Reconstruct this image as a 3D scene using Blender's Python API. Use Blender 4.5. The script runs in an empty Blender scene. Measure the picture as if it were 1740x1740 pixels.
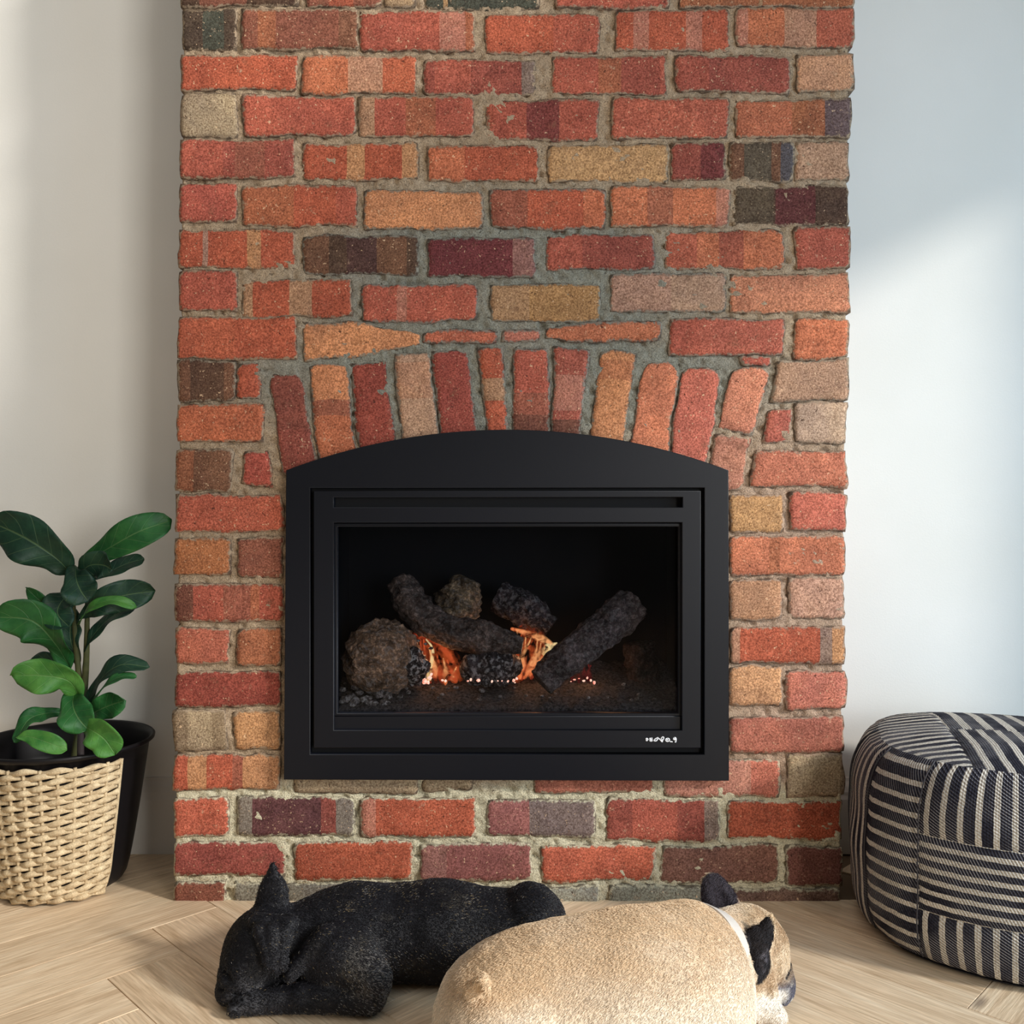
import bpy, bmesh, math, random
import numpy as np
import openvdb
from mathutils import Vector, Matrix
random.seed(7)
PI = math.pi
SC = bpy.context.scene
COL = SC.collection

# ------------------------------------------------------------------ camera, light, exposure
FPX, HX, HY, EYE = 1530.0, 870.0, 885.0, 0.7457     # focal length in pixels, principal point, eye height
F = 1.769                                           # brick face of the chimney breast
WB = 2.03                                           # recessed back wall
cam_d = bpy.data.cameras.new('camera')
cam = bpy.data.objects.new('camera', cam_d); COL.objects.link(cam)
cam.location = (0, 0, EYE); cam.rotation_euler = (PI/2, 0, 0)
cam_d.sensor_width = 36; cam_d.sensor_fit = 'HORIZONTAL'
cam_d.lens = 36*FPX/1740; cam_d.shift_y = (HY-870)/1740
cam_d.clip_start = 0.02
SC.camera = cam

world = bpy.data.worlds.new('world'); SC.world = world; world.use_nodes = True
bg = world.node_tree.nodes['Background']
bg.inputs[0].default_value = (1.0, 0.985, 0.94, 1); bg.inputs[1].default_value = 0.13

SUN_DIR = Vector((-1, 0.54, -0.54)).normalized()
sd = bpy.data.lights.new('sun', 'SUN'); sd.energy = 2.85; sd.angle = math.radians(6); sd.color = (1.0, 0.94, 0.86)
sun = bpy.data.objects.new('sun', sd); COL.objects.link(sun)
sun.rotation_euler = SUN_DIR.to_track_quat('-Z', 'Y').to_euler(); sun.location = (3, -1, 3)
ad = bpy.data.lights.new('window_daylight', 'AREA'); ad.shape = 'RECTANGLE'; ad.size = 2.4; ad.size_y = 1.7
ad.energy = 44; ad.color = (0.40, 0.70, 1.0)
al = bpy.data.objects.new('window_daylight', ad); COL.objects.link(al)
al.location = (2.06, 0.45, 1.05); al.rotation_euler = (0, PI/2, 0)
al.rotation_euler = Vector((-1, 0, 0)).to_track_quat('-Z', 'Z').to_euler()

cd = bpy.data.lights.new('overhead_fill', 'AREA'); cd.shape = 'SQUARE'; cd.size = 2.2; cd.energy = 13; cd.color = (1.0, 0.97, 0.91)  # soft fill from above, added to brighten the room; no fixture here
cl_ = bpy.data.objects.new('overhead_fill', cd); COL.objects.link(cl_); cl_.location = (-.45, .15, 2.68)
cl_.rotation_euler = Vector((0, .35, -1)).to_track_quat('-Z', 'Y').to_euler()
a2 = bpy.data.lights.new('left_wall_fill', 'AREA'); a2.shape = 'RECTANGLE'; a2.size = 1.7; a2.size_y = 1.7; a2.energy = 142; a2.color = (1.0, .965, .90)  # strong light added for the left wall, through an unseen second opening
al2 = bpy.data.objects.new('left_wall_fill', a2); COL.objects.link(al2)
al2.location = (2.05, -1.95, 1.15); al2.rotation_euler = Vector((-1, 0, 0)).to_track_quat('-Z', 'Z').to_euler()
vs = SC.view_settings
vs.view_transform = 'Standard'; vs.look = 'None'; vs.gamma = 1; vs.use_curve_mapping = False
vs.exposure = 0.0
SC.cycles.use_denoising = True
SC.cycles.max_bounces = 8

# ------------------------------------------------------------------ helpers
def W(x, y, Y):
    return Vector(((x-HX)/FPX*Y, Y, EYE+(HY-y)/FPX*Y))
def s2l(c):
    c = c/255.0
    return c/12.92 if c <= 0.04045 else ((c+0.055)/1.055)**2.4
def rgb(r, g, b, k=1.0):
    return (min(1, s2l(r)*k), min(1, s2l(g)*k), min(1, s2l(b)*k), 1)
def _hash(ix, iy, iz, seed):
    h = (ix*374761393 + iy*668265263 + iz*2147483647 + seed*974634777) & 0xFFFFFFFF
    h = ((h ^ (h >> 13))*1274126177) & 0xFFFFFFFF
    return ((h ^ (h >> 16)) & 0xFFFFFF)/float(0xFFFFFF)*2-1
def vnoise(P, scale, seed=0):
    P = np.asarray(P, dtype=np.float64)*scale
    i = np.floor(P).astype(np.int64); f = P-i; f = f*f*(3-2*f)
    r = 0
    for dx in (0, 1):
        wx = f[..., 0] if dx else 1-f[..., 0]
        for dy in (0, 1):
            wy = f[..., 1] if dy else 1-f[..., 1]
            for dz in (0, 1):
                wz = f[..., 2] if dz else 1-f[..., 2]
                r = r+wx*wy*wz*_hash(i[..., 0]+dx, i[..., 1]+dy, i[..., 2]+dz, seed)
    return r
def fbm(P, scale, seed=0, oct=3):
    a = 0; w = 1; t = 0
    for k in range(oct):
        a = a+w*vnoise(P, scale*2**k, seed+k*17); t += w; w *= .5
    return a/t
def link(name, me, mat=None, parent=None, smooth=False):
    o = bpy.data.objects.new(name, me); COL.objects.link(o)
    if mat and not me.materials: me.materials.append(mat)
    if parent: o.parent = parent
    if smooth and len(me.polygons): me.polygons.foreach_set('use_smooth', [True]*len(me.polygons))
    return o
def mesh(name, V, Fc, mat=None, parent=None, smooth=False):
    me = bpy.data.meshes.new(name); me.from_pydata([tuple(v) for v in V], [], [tuple(f) for f in Fc]); me.update()
    return link(name, me, mat, parent, smooth)
def thing(name, label, cat, loc=(0, 0, 0), group=None):
    o = bpy.data.objects.new(name, None); COL.objects.link(o); o.location = loc
    o['label'] = label; o['category'] = cat
    if group: o['group'] = group
    return o
def adopt(parent, o):
    o.parent = parent; o.matrix_parent_inverse = Matrix.Translation(-parent.location)
    return o
def structure(o, label=None):
    o['kind'] = 'structure'
    if label: o['label'] = label
    return o
def box_vf(x0, x1, y0, y1, z0, z1):
    V = [(x0,y0,z0),(x1,y0,z0),(x1,y1,z0),(x0,y1,z0),(x0,y0,z1),(x1,y0,z1),(x1,y1,z1),(x0,y1,z1)]
    Fc = [(0,3,2,1),(4,5,6,7),(0,1,5,4),(1,2,6,5),(2,3,7,6),(3,0,4,7)]
    return V, Fc
def box(name, b, mat, parent=None, bevel=0.0):
    V, Fc = box_vf(*b)
    o = mesh(name, V, Fc, mat, parent)
    if bevel:
        bm = bmesh.new(); bm.from_mesh(o.data)
        bmesh.ops.bevel(bm, geom=bm.edges[:], offset=bevel, segments=2, profile=.6, affect='EDGES')
        bm.to_mesh(o.data); bm.free()
    return o
def plate(name, paths, yf, yb, mat, parent=None, bevel=0.0012):
    """flat plate in the XZ plane between depths yf (front) and yb, outline and holes from paths"""
    cu = bpy.data.curves.new(name, 'CURVE'); cu.dimensions = '2D'; cu.fill_mode = 'BOTH'
    for p in paths:
        s = cu.splines.new('POLY'); s.points.add(len(p)-1); s.use_cyclic_u = True
        for k, (x, z) in enumerate(p): s.points[k].co = (x, z, 0, 1)
    cu.extrude = max(1e-4, (yb-yf)/2-bevel); cu.bevel_depth = bevel; cu.bevel_resolution = 1; cu.offset = -bevel
    tmp = bpy.data.objects.new('tmp', cu); COL.objects.link(tmp)
    dg = bpy.context.evaluated_depsgraph_get()
    me = bpy.data.meshes.new_from_object(tmp.evaluated_get(dg))
    bpy.data.objects.remove(tmp); bpy.data.curves.remove(cu)
    me.name = name; me.materials.clear()
    me.transform(Matrix(((1,0,0,0),(0,0,-1,(yf+yb)/2),(0,1,0,0),(0,0,0,1))))
    return link(name, me, mat, parent)
def grid_faces(n, m, base=0, closed=False):
    """n rows of m points"""
    Fc = []
    for i in range(n-1):
        for j in range(m if closed else m-1):
            a = base+i*m+j; b = base+i*m+(j+1) % m
            Fc.append((a, b, b+m, a+m))
    return Fc
def catmull(pts, n):
    pts = [np.array(p, float) for p in pts]
    P = [2*pts[0]-pts[1]]+pts+[2*pts[-1]-pts[-2]]
    out = []; m = len(pts)-1
    for k in range(n):
        t = k/(n-1)*m; i = min(int(t), m-1); u = t-i
        a, b, c, d = P[i], P[i+1], P[i+2], P[i+3]
        out.append(.5*((2*b)+(-a+c)*u+(2*a-5*b+4*c-d)*u*u+(-a+3*b-3*c+d)*u**3))
    return np.array(out)
def tube(pts, radii, seg=12, n=None, rough=0.0, rscale=30, seed=0, cap=True, ringf=None):
    """(V,F) of a tube along pts; radii interpolated; rough adds noise to the radius"""
    n = n or max(2, len(pts)*4)
    S = catmull(pts, n); R = np.interp(np.linspace(0, 1, n), np.linspace(0, 1, len(radii)), radii)
    T = np.gradient(S, axis=0); T /= np.linalg.norm(T, axis=1)[:, None]+1e-12
    up = np.array((0, 0, 1.0)) if abs(T[0][2]) < .9 else np.array((1.0, 0, 0))
    V = []; A = np.linspace(0, 2*PI, seg, endpoint=False)
    u = np.cross(T[0], up); u /= np.linalg.norm(u)
    for i in range(n):
        u = u-T[i]*np.dot(u, T[i]); u /= np.linalg.norm(u); v = np.cross(T[i], u)
        ring = np.cos(A)[:, None]*u+np.sin(A)[:, None]*v
        r = np.full(seg, R[i])
        if rough:
            q = ring*R[i]+S[i]
            r = r*(1+rough*fbm(q, rscale, seed))
        if ringf: r = r*ringf(i/(n-1), A)
        V += list(S[i]+ring*r[:, None])
    Fc = grid_faces(n, seg, 0, True)
    if cap:
        V.append(S[0]); V.append(S[-1]); a = len(V)-2
        for j in range(seg):
            Fc.append((a, (j+1) % seg, j)); Fc.append((a+1, (n-1)*seg+j, (n-1)*seg+(j+1) % seg))
    return V, Fc
def merge(parts):
    V = []; Fc = []
    for v, f in parts:
        k = len(V); V += [tuple(x) for x in v]; Fc += [tuple(i+k for i in q) for q in f]
    return V, Fc
def color_attr(me, arr, name='Col'):
    a = me.color_attributes.new(name, 'FLOAT_COLOR', 'POINT')
    arr = np.asarray(arr, dtype=np.float32)
    if arr.shape[1] == 3: arr = np.concatenate([arr, np.ones((len(arr), 1), np.float32)], 1)
    a.data.foreach_set('color', arr.ravel())

# ------------------------------------------------------------------ materials
class M:
    def __init__(s, name, rough=.7, spec=.3, metal=0, color=(.5, .5, .5, 1)):
        s.m = bpy.data.materials.new(name); s.m.use_nodes = True; s.t = s.m.node_tree; s.N = s.t.nodes
        s.b = s.N['Principled BSDF']; s.b.inputs['Roughness'].default_value = rough
        s.b.inputs['Specular IOR Level'].default_value = spec; s.b.inputs['Metallic'].default_value = metal
        s.b.inputs['Base Color'].default_value = color; s._pos = None
    def n(s, typ, **kw):
        nd = s.N.new('ShaderNode'+typ)
        for k, v in kw.items():
            if k.startswith('i_'):
                key = k[2:].replace('_', ' '); inp = nd.inputs[int(key)] if key.isdigit() else nd.inputs[key]
                if isinstance(v, bpy.types.NodeSocket): s.t.links.new(v, inp)
                else: inp.default_value = v
            else: setattr(nd, k, v)
        return nd
    def l(s, a, b): s.t.links.new(a, b)
    def pos(s):
        if s._pos is None: s._pos = s.n('NewGeometry').outputs['Position']
        return s._pos
    def noise(s, scale, detail=3, rough=.5, vec=None, dist=0):
        return s.n('TexNoise', i_Vector=vec or s.pos(), i_Scale=scale, i_Detail=detail, i_Roughness=rough, i_Distortion=dist).outputs['Fac']
    def ramp(s, fac, stops, interp='LINEAR'):
        r = s.n('ValToRGB', i_Fac=fac); r.color_ramp.interpolation = interp
        e = r.color_ramp.elements
        while len(e) < len(stops): e.new(.5)
        for k, (p, c) in enumerate(stops):
            e[k].position = p; e[k].color = c if len(c) == 4 else (*c, 1)
        return r.outputs['Color']
    def f(s, fac, a, b):      # remap fac to a float ramp a->b
        return s.n('MapRange', i_Value=fac, i_From_Min=a, i_From_Max=b).outputs[0]
    def mix(s, fac, a, b, mode='MIX'):
        m = s.n('Mix', data_type='RGBA', blend_type=mode)
        for idx, v in ((0, fac), (6, a), (7, b)):
            if isinstance(v, bpy.types.NodeSocket): s.l(v, m.inputs[idx])
            else: m.inputs[idx].default_value = v
        return m.outputs[2]
    def math(s, op, a, b=0.0, clamp=False):
        m = s.n('Math', operation=op, use_clamp=clamp)
        for idx, v in ((0, a), (1, b)):
            if isinstance(v, bpy.types.NodeSocket): s.l(v, m.inputs[idx])
            else: m.inputs[idx].default_value = v
        return m.outputs[0]
    def attr(s, name): return s.n('Attribute', attribute_name=name)
    def base(s, c): s.l(c, s.b.inputs['Base Color'])
    def bump(s, h, dist=.002, strength=.5):
        b = s.n('Bump', i_Height=h, i_Distance=dist, i_Strength=strength); s.l(b.outputs[0], s.b.inputs['Normal'])

def G(v): return (v, v, v, 1)
# white plaster
m = M('plaster', rough=.85, spec=.2)
m.base(m.mix(m.f(m.noise(2.5), .3, .7), rgb(233, 232, 226), rgb(240, 239, 234))); m.bump(m.noise(260, 3), .0006, .25)
MAT_WALL = m.m
m = M('white_paint', rough=.45, spec=.4, color=rgb(222, 219, 213)); m.bump(m.noise(60), .0005, .2); MAT_TRIM = m.m
# brick: colour comes from the face attribute, grain and pits from noise
m = M('fired_clay', rough=.93, spec=.15)
col = m.attr('Col').outputs['Color']; edge = m.attr('edge').outputs['Fac']
n0 = m.noise(9, 4, .6, dist=.5); n1 = m.noise(34, 5, .65); n2 = m.noise(300, 3, .75); n3 = m.noise(800, 2, .6)
c = m.mix(m.f(n0, .35, .68), m.mix(1, col, (.80, .80, .84, 1), 'MULTIPLY'), m.mix(1, col, (1.10, 1.10, 1.06, 1), 'MULTIPLY'))
c = m.mix(m.f(n1, .28, .72), m.mix(1, c, G(.80), 'MULTIPLY'), m.mix(1, c, G(1.18), 'MULTIPLY'))
c = m.mix(m.f(n2, .38, .64), m.mix(1, c, (.54, .49, .47, 1), 'MULTIPLY'), m.mix(1, c, (1.42, 1.48, 1.50, 1), 'MULTIPLY'))
c = m.mix(m.math('MULTIPLY', m.f(m.noise(190, 2, .5), .68, .72), .7), c, rgb(232, 196, 158))
c = m.mix(m.math('MULTIPLY', m.f(m.noise(20, 6, .75), .60, .72), .5), c, rgb(120, 88, 68))      # smoky patches
c = m.mix(m.math('MULTIPLY', m.f(m.noise(70, 5, .8), .62, .70), .55), c, rgb(208, 176, 146))     # pale lime bloom
pits = m.f(m.noise(130, 3, .6, dist=1.2), .66, .70)
c = m.mix(m.math('MULTIPLY', pits, .8), c, rgb(70, 46, 38))
sm = m.math('MULTIPLY', m.f(m.math('ADD', m.math('MULTIPLY', edge, .75), m.math('MULTIPLY', m.noise(85, 6, .8), 1.9)), 1.42, 1.62), .9)
crev = m.math('MULTIPLY', m.f(m.math('ADD', m.math('MULTIPLY', edge, 1.0), m.math('MULTIPLY', m.noise(48, 5, .8), 1.6)), 1.66, 1.80), .75)
c = m.mix(sm, c, m.attr('Mort').outputs['Color'])
c = m.mix(crev, c, rgb(66, 52, 44))
m.base(c)
h = m.math('ADD', m.math('MULTIPLY', n2, .5), m.math('MULTIPLY', n1, .8)); h = m.math('SUBTRACT', h, m.math('MULTIPLY', pits, .9))
m.bump(m.math('ADD', h, m.math('ADD', m.math('MULTIPLY', n3, .25), m.math('MULTIPLY', sm, .4))), .0030, .7)
MAT_BRICK = m.m
# mortar
m = M('mortar', rough=.96, spec=.1)
col = m.attr('Col').outputs['Color']
n1 = m.noise(60, 5, .7); n2 = m.noise(420, 3, .7)
c = m.mix(m.f(n1, .3, .7), m.mix(1, col, (.76, .74, .72, 1), 'MULTIPLY'), m.mix(1, col, (1.2, 1.2, 1.2, 1), 'MULTIPLY'))
c = m.mix(m.f(n2, .34, .66), m.mix(1, c, G(.58), 'MULTIPLY'), m.mix(1, c, G(1.42), 'MULTIPLY'))
pits = m.f(m.noise(120, 3, .6, dist=1), .66, .72)
c = m.mix(m.math('MULTIPLY', pits, .6), c, rgb(80, 70, 58))
m.base(c); m.bump(m.math('SUBTRACT', m.math('ADD', n1, m.math('MULTIPLY', n2, .5)), pits), .005, .9)
MAT_MORTAR = m.m
# black coated metal
def metal(name, c, rough=.42):
    m = M(name, rough=rough, spec=.28, color=c); m.bump(m.noise(900, 2), .0003, .25); return m.m
MAT_BLACK = metal('black_powdercoat', rgb(14, 16, 23)); MAT_BLACK2 = metal('dark_liner', rgb(12, 12, 15), .7)

# ------------------------------------------------------------------ setting
structure(box('wall_back', (-2.6, 1.9+0.012, WB, WB+.12, 0, 2.75), MAT_WALL))
# right wall with the tall window opening that lets the daylight in; the opening nearer the front is added for fill
XR = 1.9
z_top = 1.588+(XR-1.154)*0.54-.02
V1 = []
for b in ((XR, XR+.12, 1.62, WB+.12, 0, 2.75), (XR, XR+.12, -1.0, -.75, 0, 2.75), (XR, XR+.12, -3.2, -2.95, 0, 2.75), (XR, XR+.12, -2.95, -1.0, 2.15, 2.75),
          (XR, XR+.12, -.75, 1.62, z_top, 2.75)):
    V1.append(box_vf(*b))
structure(mesh('wall_right', *merge(V1), MAT_WALL))
wf = [box_vf(XR+.02, XR+.09, 1.585, 1.62, 0, z_top), box_vf(XR+.02, XR+.09, -.75, -.71, 0, z_top),
      box_vf(XR+.02, XR+.09, -.71, 1.585, z_top-.035, z_top), box_vf(XR+.02, XR+.09, -.71, 1.585, 0, .03)]
structure(mesh('window_1', *merge(wf), MAT_TRIM))
wf = [box_vf(XR+.02, XR+.09, -1.035, -1.0, 0, 2.15), box_vf(XR+.02, XR+.09, -2.95, -2.915, 0, 2.15),
      box_vf(XR+.02, XR+.09, -2.915, -1.035, 2.115, 2.15), box_vf(XR+.02, XR+.09, -2.915, -1.035, 0, .03)]
structure(mesh('added_window_frame', *merge(wf), MAT_TRIM))  # frame of the unseen opening added to light the left wall
# baseboards: moulded profile swept along the wall
def baseboard(name, x0, x1):
    prof = [(0, 0), (.016, 0), (.016, .122), (.013, .130), (.013, .138), (.010, .150), (.005, .160), (.004, .168), (0, .168)]
    V = [(x, WB-d, z) for x in (x0, x1) for d, z in prof]; n = len(prof)
    Fc = [(i, i+1, n+i+1, n+i) for i in range(n-1)]+[tuple(range(n))[::-1], tuple(range(n, 2*n))]
    return structure(mesh(name, V, Fc, MAT_TRIM))
baseboard('baseboard_left', -2.55, -.668); baseboard('baseboard_right', .668, XR)

# ------------------------------------------------------------------ oak herringbone floor
m = M('oak', rough=.55, spec=.3)
uv = m.n('UVMap').outputs[0]; rnd = m.n('ObjectInfo').outputs['Random']
off = m.n('VectorMath', operation='ADD', i_0=uv, i_1=m.n('CombineXYZ', i_X=m.math('MULTIPLY', rnd, 37), i_Y=m.math('MULTIPLY', rnd, 91)).outputs[0]).outputs[0]
st = m.n('VectorMath', operation='MULTIPLY', i_0=off, i_1=(1.6, 16, 1)).outputs[0]
g1 = m.noise(2.2, 5, .6, vec=st, dist=1.2)
st2 = m.n('VectorMath', operation='MULTIPLY', i_0=off, i_1=(14, 260, 1)).outputs[0]
g2 = m.noise(1, 3, .6, vec=st2)
c = m.ramp(g1, [(.28, rgb(208, 182, 150)), (.5, rgb(232, 209, 178)), (.72, rgb(244, 226, 198))])
c = m.mix(m.f(g2, .34, .68), m.mix(1, c, (.78, .75, .71, 1), 'MULTIPLY'), m.mix(1, c, (1.12, 1.12, 1.12, 1), 'MULTIPLY'))
c = m.mix(m.f(rnd, 0, 1), m.mix(1, c, (.90, .88, .86, 1), 'MULTIPLY'), m.mix(1, c, (1.06, 1.05, 1.04, 1), 'MULTIPLY'))
kn = m.n('TexVoronoi', i_Vector=m.n('VectorMath', operation='MULTIPLY', i_0=off, i_1=(3.0, 9, 1)).outputs[0], i_Scale=1.0).outputs['Distance']
c = m.mix(m.math('MULTIPLY', m.math('SUBTRACT', 1.0, m.f(kn, .03, .10)), .7), c, rgb(120, 104, 92))
m.base(c); m.bump(m.math('ADD', g2, m.math('MULTIPLY', g1, .8)), .0012, .5)
MAT_OAK = m.m
m = M('joint', rough=.9, color=rgb(120, 98, 76)); MAT_JOINT = m.m
floor = structure(box('floor', (-2.6, XR+.12, -3.2, WB+.12, -.06, -.004), MAT_JOINT))
PW, NL = 0.128, 5
P2 = Vector((-.660, 1.468)); da = Vector((1, 1)).normalized(); db = Vector((1, -1)).normalized()
def clip_poly(P, n, d):
    out = []
    for i in range(len(P)):
        a, b = P[i], P[(i+1) % len(P)]; fa = a[0]*n[0]+a[1]*n[1]-d; fb = b[0]*n[0]+b[1]*n[1]-d
        if fa <= 0: out.append(a)
        if fa*fb < 0:
            t = fa/(fa-fb); out.append((a[0]+(b[0]-a[0])*t, a[1]+(b[1]-a[1])*t))
    return out
def plank(x, y, along_a):
    g = .0006
    w, h = (NL*PW, PW) if along_a else (PW, NL*PW)
    a0, b0 = x*PW+g, y*PW+g; a1, b1 = x*PW+w-g, y*PW+h-g
    P = [(a0, b0), (a0, b1), (a1, b1), (a1, b0)]
    def wp(p): q = P2+da*p[0]+db*p[1]; return (q.x, q.y)
    Wp = [wp(p) for p in P]
    cx = sum(p[0] for p in Wp)/4
    lim = F+.004 if abs(cx) < .66 else WB-.001
    for n, d in (((0, 1), lim), ((1, 0), XR-.001), ((-1, 0), 2.4), ((0, -1), .6)): 
        if Wp: Wp = clip_poly(Wp, n, d)
    if len(Wp) < 3: return
    area = sum(Wp[i][0]*Wp[(i+1) % len(Wp)][1]-Wp[(i+1) % len(Wp)][0]*Wp[i][1] for i in range(len(Wp)))/2
    if abs(area) < .0004: return
    if area < 0: Wp = Wp[::-1]
    C = Vector((sum(p[0] for p in Wp)/len(Wp), sum(p[1] for p in Wp)/len(Wp))); k = len(Wp)
    ins = [Vector(p)+(C-Vector(p)).normalized()*.0013 for p in Wp]
    hz = random.uniform(-.0003, .0003)
    V = [(p[0], p[1], -.004) for p in Wp]+[(p[0], p[1], -.0011+hz) for p in Wp]+[(p.x, p.y, hz) for p in ins]
    Fc = [tuple(range(2*k, 3*k))]
    for r in (0, k):
        for i in range(k): Fc.append((r+i, r+(i+1) % k, r+k+(i+1) % k, r+k+i))
    o = mesh('plank', V, Fc, MAT_OAK, floor)
    ul = o.data.uv_layers.new(name='UVMap')
    dl, dw = (da, db) if along_a else (db, da)
    for lp in o.data.loops:
        v = o.data.vertices[lp.vertex_index].co; q = Vector((v.x, v.y))-C
        ul.data[lp.index].uv = (q.dot(dl), q.dot(dw))
for x in range(-40, 30):
    for y in range(-30, 45):
        v = (x+y+5) % (2*NL)
        q = P2+da*x*PW+db*y*PW
        if not (-3.2 < q.x < 2.8 and -1.2 < q.y < 2.6): continue
        if v == 0: plank(x, y, True)
        elif v == 5: plank(x, y, False)

# ------------------------------------------------------------------ chimney breast: every brick its own piece
KB = 1.0      # display colour of the photograph -> albedo
def BC(c):
    a = np.array(rgb(*c, KB)[:3]); return a*.80+a.mean()*.20*np.array([1.05, 1.0, .80])
OR=(194,86,54); R=(190,86,64); DR=(162,74,60); O=(206,108,66); LO=(214,134,82); TO=(204,150,96); T=(180,144,106); BE=(176,150,118)
PK=(196,124,102); PT=(190,142,112); BR=(132,86,62); DB=(94,68,54); MA=(116,50,54); GN=(84,84,72); BL=(78,88,100); GY=(140,132,118)
SA=(206,100,78); OB=(178,100,62); RB=(154,86,66)
TANM=(176,150,122); GREYM=(138,136,124); CREAM=(206,196,166); PINKM=(184,150,128)
def mortar_col(px, py):
    px = np.asarray(px, float); py = np.asarray(py, float)
    P = np.stack([px*.01, py*.01, px*0], -1)
    n = fbm(P, 1.0, 5, 3)*1.2
    tan, grey, cream, pink = (BC(c) for c in (TANM, GREYM, CREAM, PINKM))
    # grey repointing around the arch, pale lime mortar at the foot
    g1 = np.exp(-(((px-860)/330)**2+((py-500)/190)**2)**1.5)
    g2 = np.exp(-(((px-870)/480)**2+((py-650)/110)**2)**2)
    g = np.clip(np.maximum(g1, g2)*1.6+n*.35-.15, 0, 1)[..., None]
    c = tan*(1-g)+grey*g
    r = np.clip((px-1150)/150, 0, 1)*np.clip((py-650)/200, 0, 1); r = np.clip(r+n*.2, 0, 1)[..., None]*.8
    c = c*(1-r)+pink*r
    k = np.clip((py-1315+n*30)/25, 0, 1)[..., None]
    c = c*(1-k)+cream*k
    return c
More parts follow.
